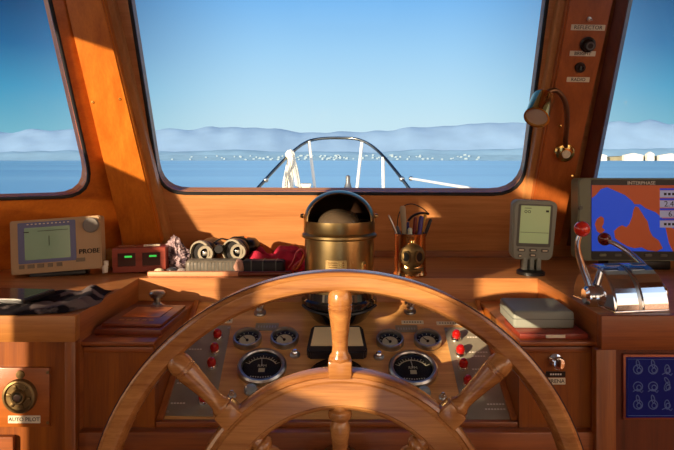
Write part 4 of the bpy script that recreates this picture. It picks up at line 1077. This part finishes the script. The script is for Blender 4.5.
# ------------------------------------------------------------------ light
sd = bpy.data.lights.new('sun', 'SUN'); sd.energy = 8.5; sd.angle = math.radians(.6); sd.color = (1.0,.76,.50)
so = bpy.data.objects.new('sun', sd); COL.objects.link(so); so.rotation_euler = SUN.to_track_quat('-Z','Y').to_euler(); so.location = (-3,-4,2)
w = bpy.data.worlds.new('sky'); SC.world = w; w.use_nodes = True; nt = w.node_tree; L = nt.links
bg = nt.nodes['Background']
tc = nt.nodes.new('ShaderNodeTexCoord'); sx = nt.nodes.new('ShaderNodeSeparateXYZ'); L.new(tc.outputs['Generated'], sx.inputs[0])
def ramp(stops):
    r = nt.nodes.new('ShaderNodeValToRGB'); cr = r.color_ramp
    while len(cr.elements) < len(stops): cr.elements.new(.5)
    for e, (p, c) in zip(cr.elements, stops): e.position = p; e.color = (*lin(c), 1)
    return r
mid = ramp([(0,(214,238,246)),(.06,(204,234,246)),(.10,(190,228,248)),(.16,(166,214,248)),(.235,(128,190,244)),(.6,(50,110,190)),(1,(40,90,170))])
side = ramp([(0,(150,196,208)),(.04,(120,184,204)),(.10,(72,156,194)),(.16,(36,106,156)),(.22,(22,72,118)),(.6,(18,50,96)),(1,(20,50,100))])
back = ramp([(0,(255,226,184)),(.12,(250,226,200)),(.35,(190,205,222)),(.7,(110,150,200)),(1,(60,110,170))])
for r in (mid, side, back): L.new(sx.outputs[2], r.inputs[0])
def math_(op, a, b=None, c=None, clamp=False):
    n = nt.nodes.new('ShaderNodeMath'); n.operation = op; n.use_clamp = clamp
    for i, v in enumerate((a, b, c)):
        if v is None: continue
        if isinstance(v, (int, float)): n.inputs[i].default_value = v
        else: L.new(v, n.inputs[i])
    return n.outputs[0]
az = math_('ARCTAN2', sx.outputs[0], sx.outputs[1])      # 0 dead ahead, + to starboard
aa = math_('ABSOLUTE', math_('ADD', az, -.03))
mr = nt.nodes.new('ShaderNodeMapRange'); mr.interpolation_type = 'SMOOTHSTEP'
mr.inputs['From Min'].default_value = .12; mr.inputs['From Max'].default_value = .52; L.new(aa, mr.inputs['Value'])
m1 = nt.nodes.new('ShaderNodeMixRGB'); L.new(mr.outputs[0], m1.inputs[0]); L.new(mid.outputs[0], m1.inputs[1]); L.new(side.outputs[0], m1.inputs[2])
mr2 = nt.nodes.new('ShaderNodeMapRange'); mr2.interpolation_type = 'SMOOTHSTEP'
mr2.inputs['From Min'].default_value = .9; mr2.inputs['From Max'].default_value = 2.0; L.new(aa, mr2.inputs['Value'])
m2 = nt.nodes.new('ShaderNodeMixRGB'); L.new(mr2.outputs[0], m2.inputs[0]); L.new(m1.outputs[0], m2.inputs[1])
bs = nt.nodes.new('ShaderNodeMixRGB'); bs.blend_type = 'MULTIPLY'; bs.inputs[0].default_value = 1; L.new(back.outputs[0], bs.inputs[1]); bs.inputs[2].default_value = (3.0,2.5,2.05,1)
L.new(bs.outputs[0], m2.inputs[2]); L.new(m2.outputs[0], bg.inputs[0]); bg.inputs[1].default_value = 1.0

# ------------------------------------------------------------------ camera
cd = bpy.data.cameras.new('camera'); cd.lens = 35*655/655.3; cd.sensor_width = 36; cd.shift_y = -65/674; cd.clip_end = 20000; cd.clip_start = .01
cd.dof.use_dof = False
co = bpy.data.objects.new('camera', cd); COL.objects.link(co); co.location = (0,0,0); co.rotation_euler = (math.radians(90),0,0)
SC.camera = co
SC.view_settings.view_transform = 'Standard'; SC.view_settings.look = 'None'; SC.view_settings.exposure = 0; SC.view_settings.gamma = 1
SC.view_settings.use_curve_mapping = False
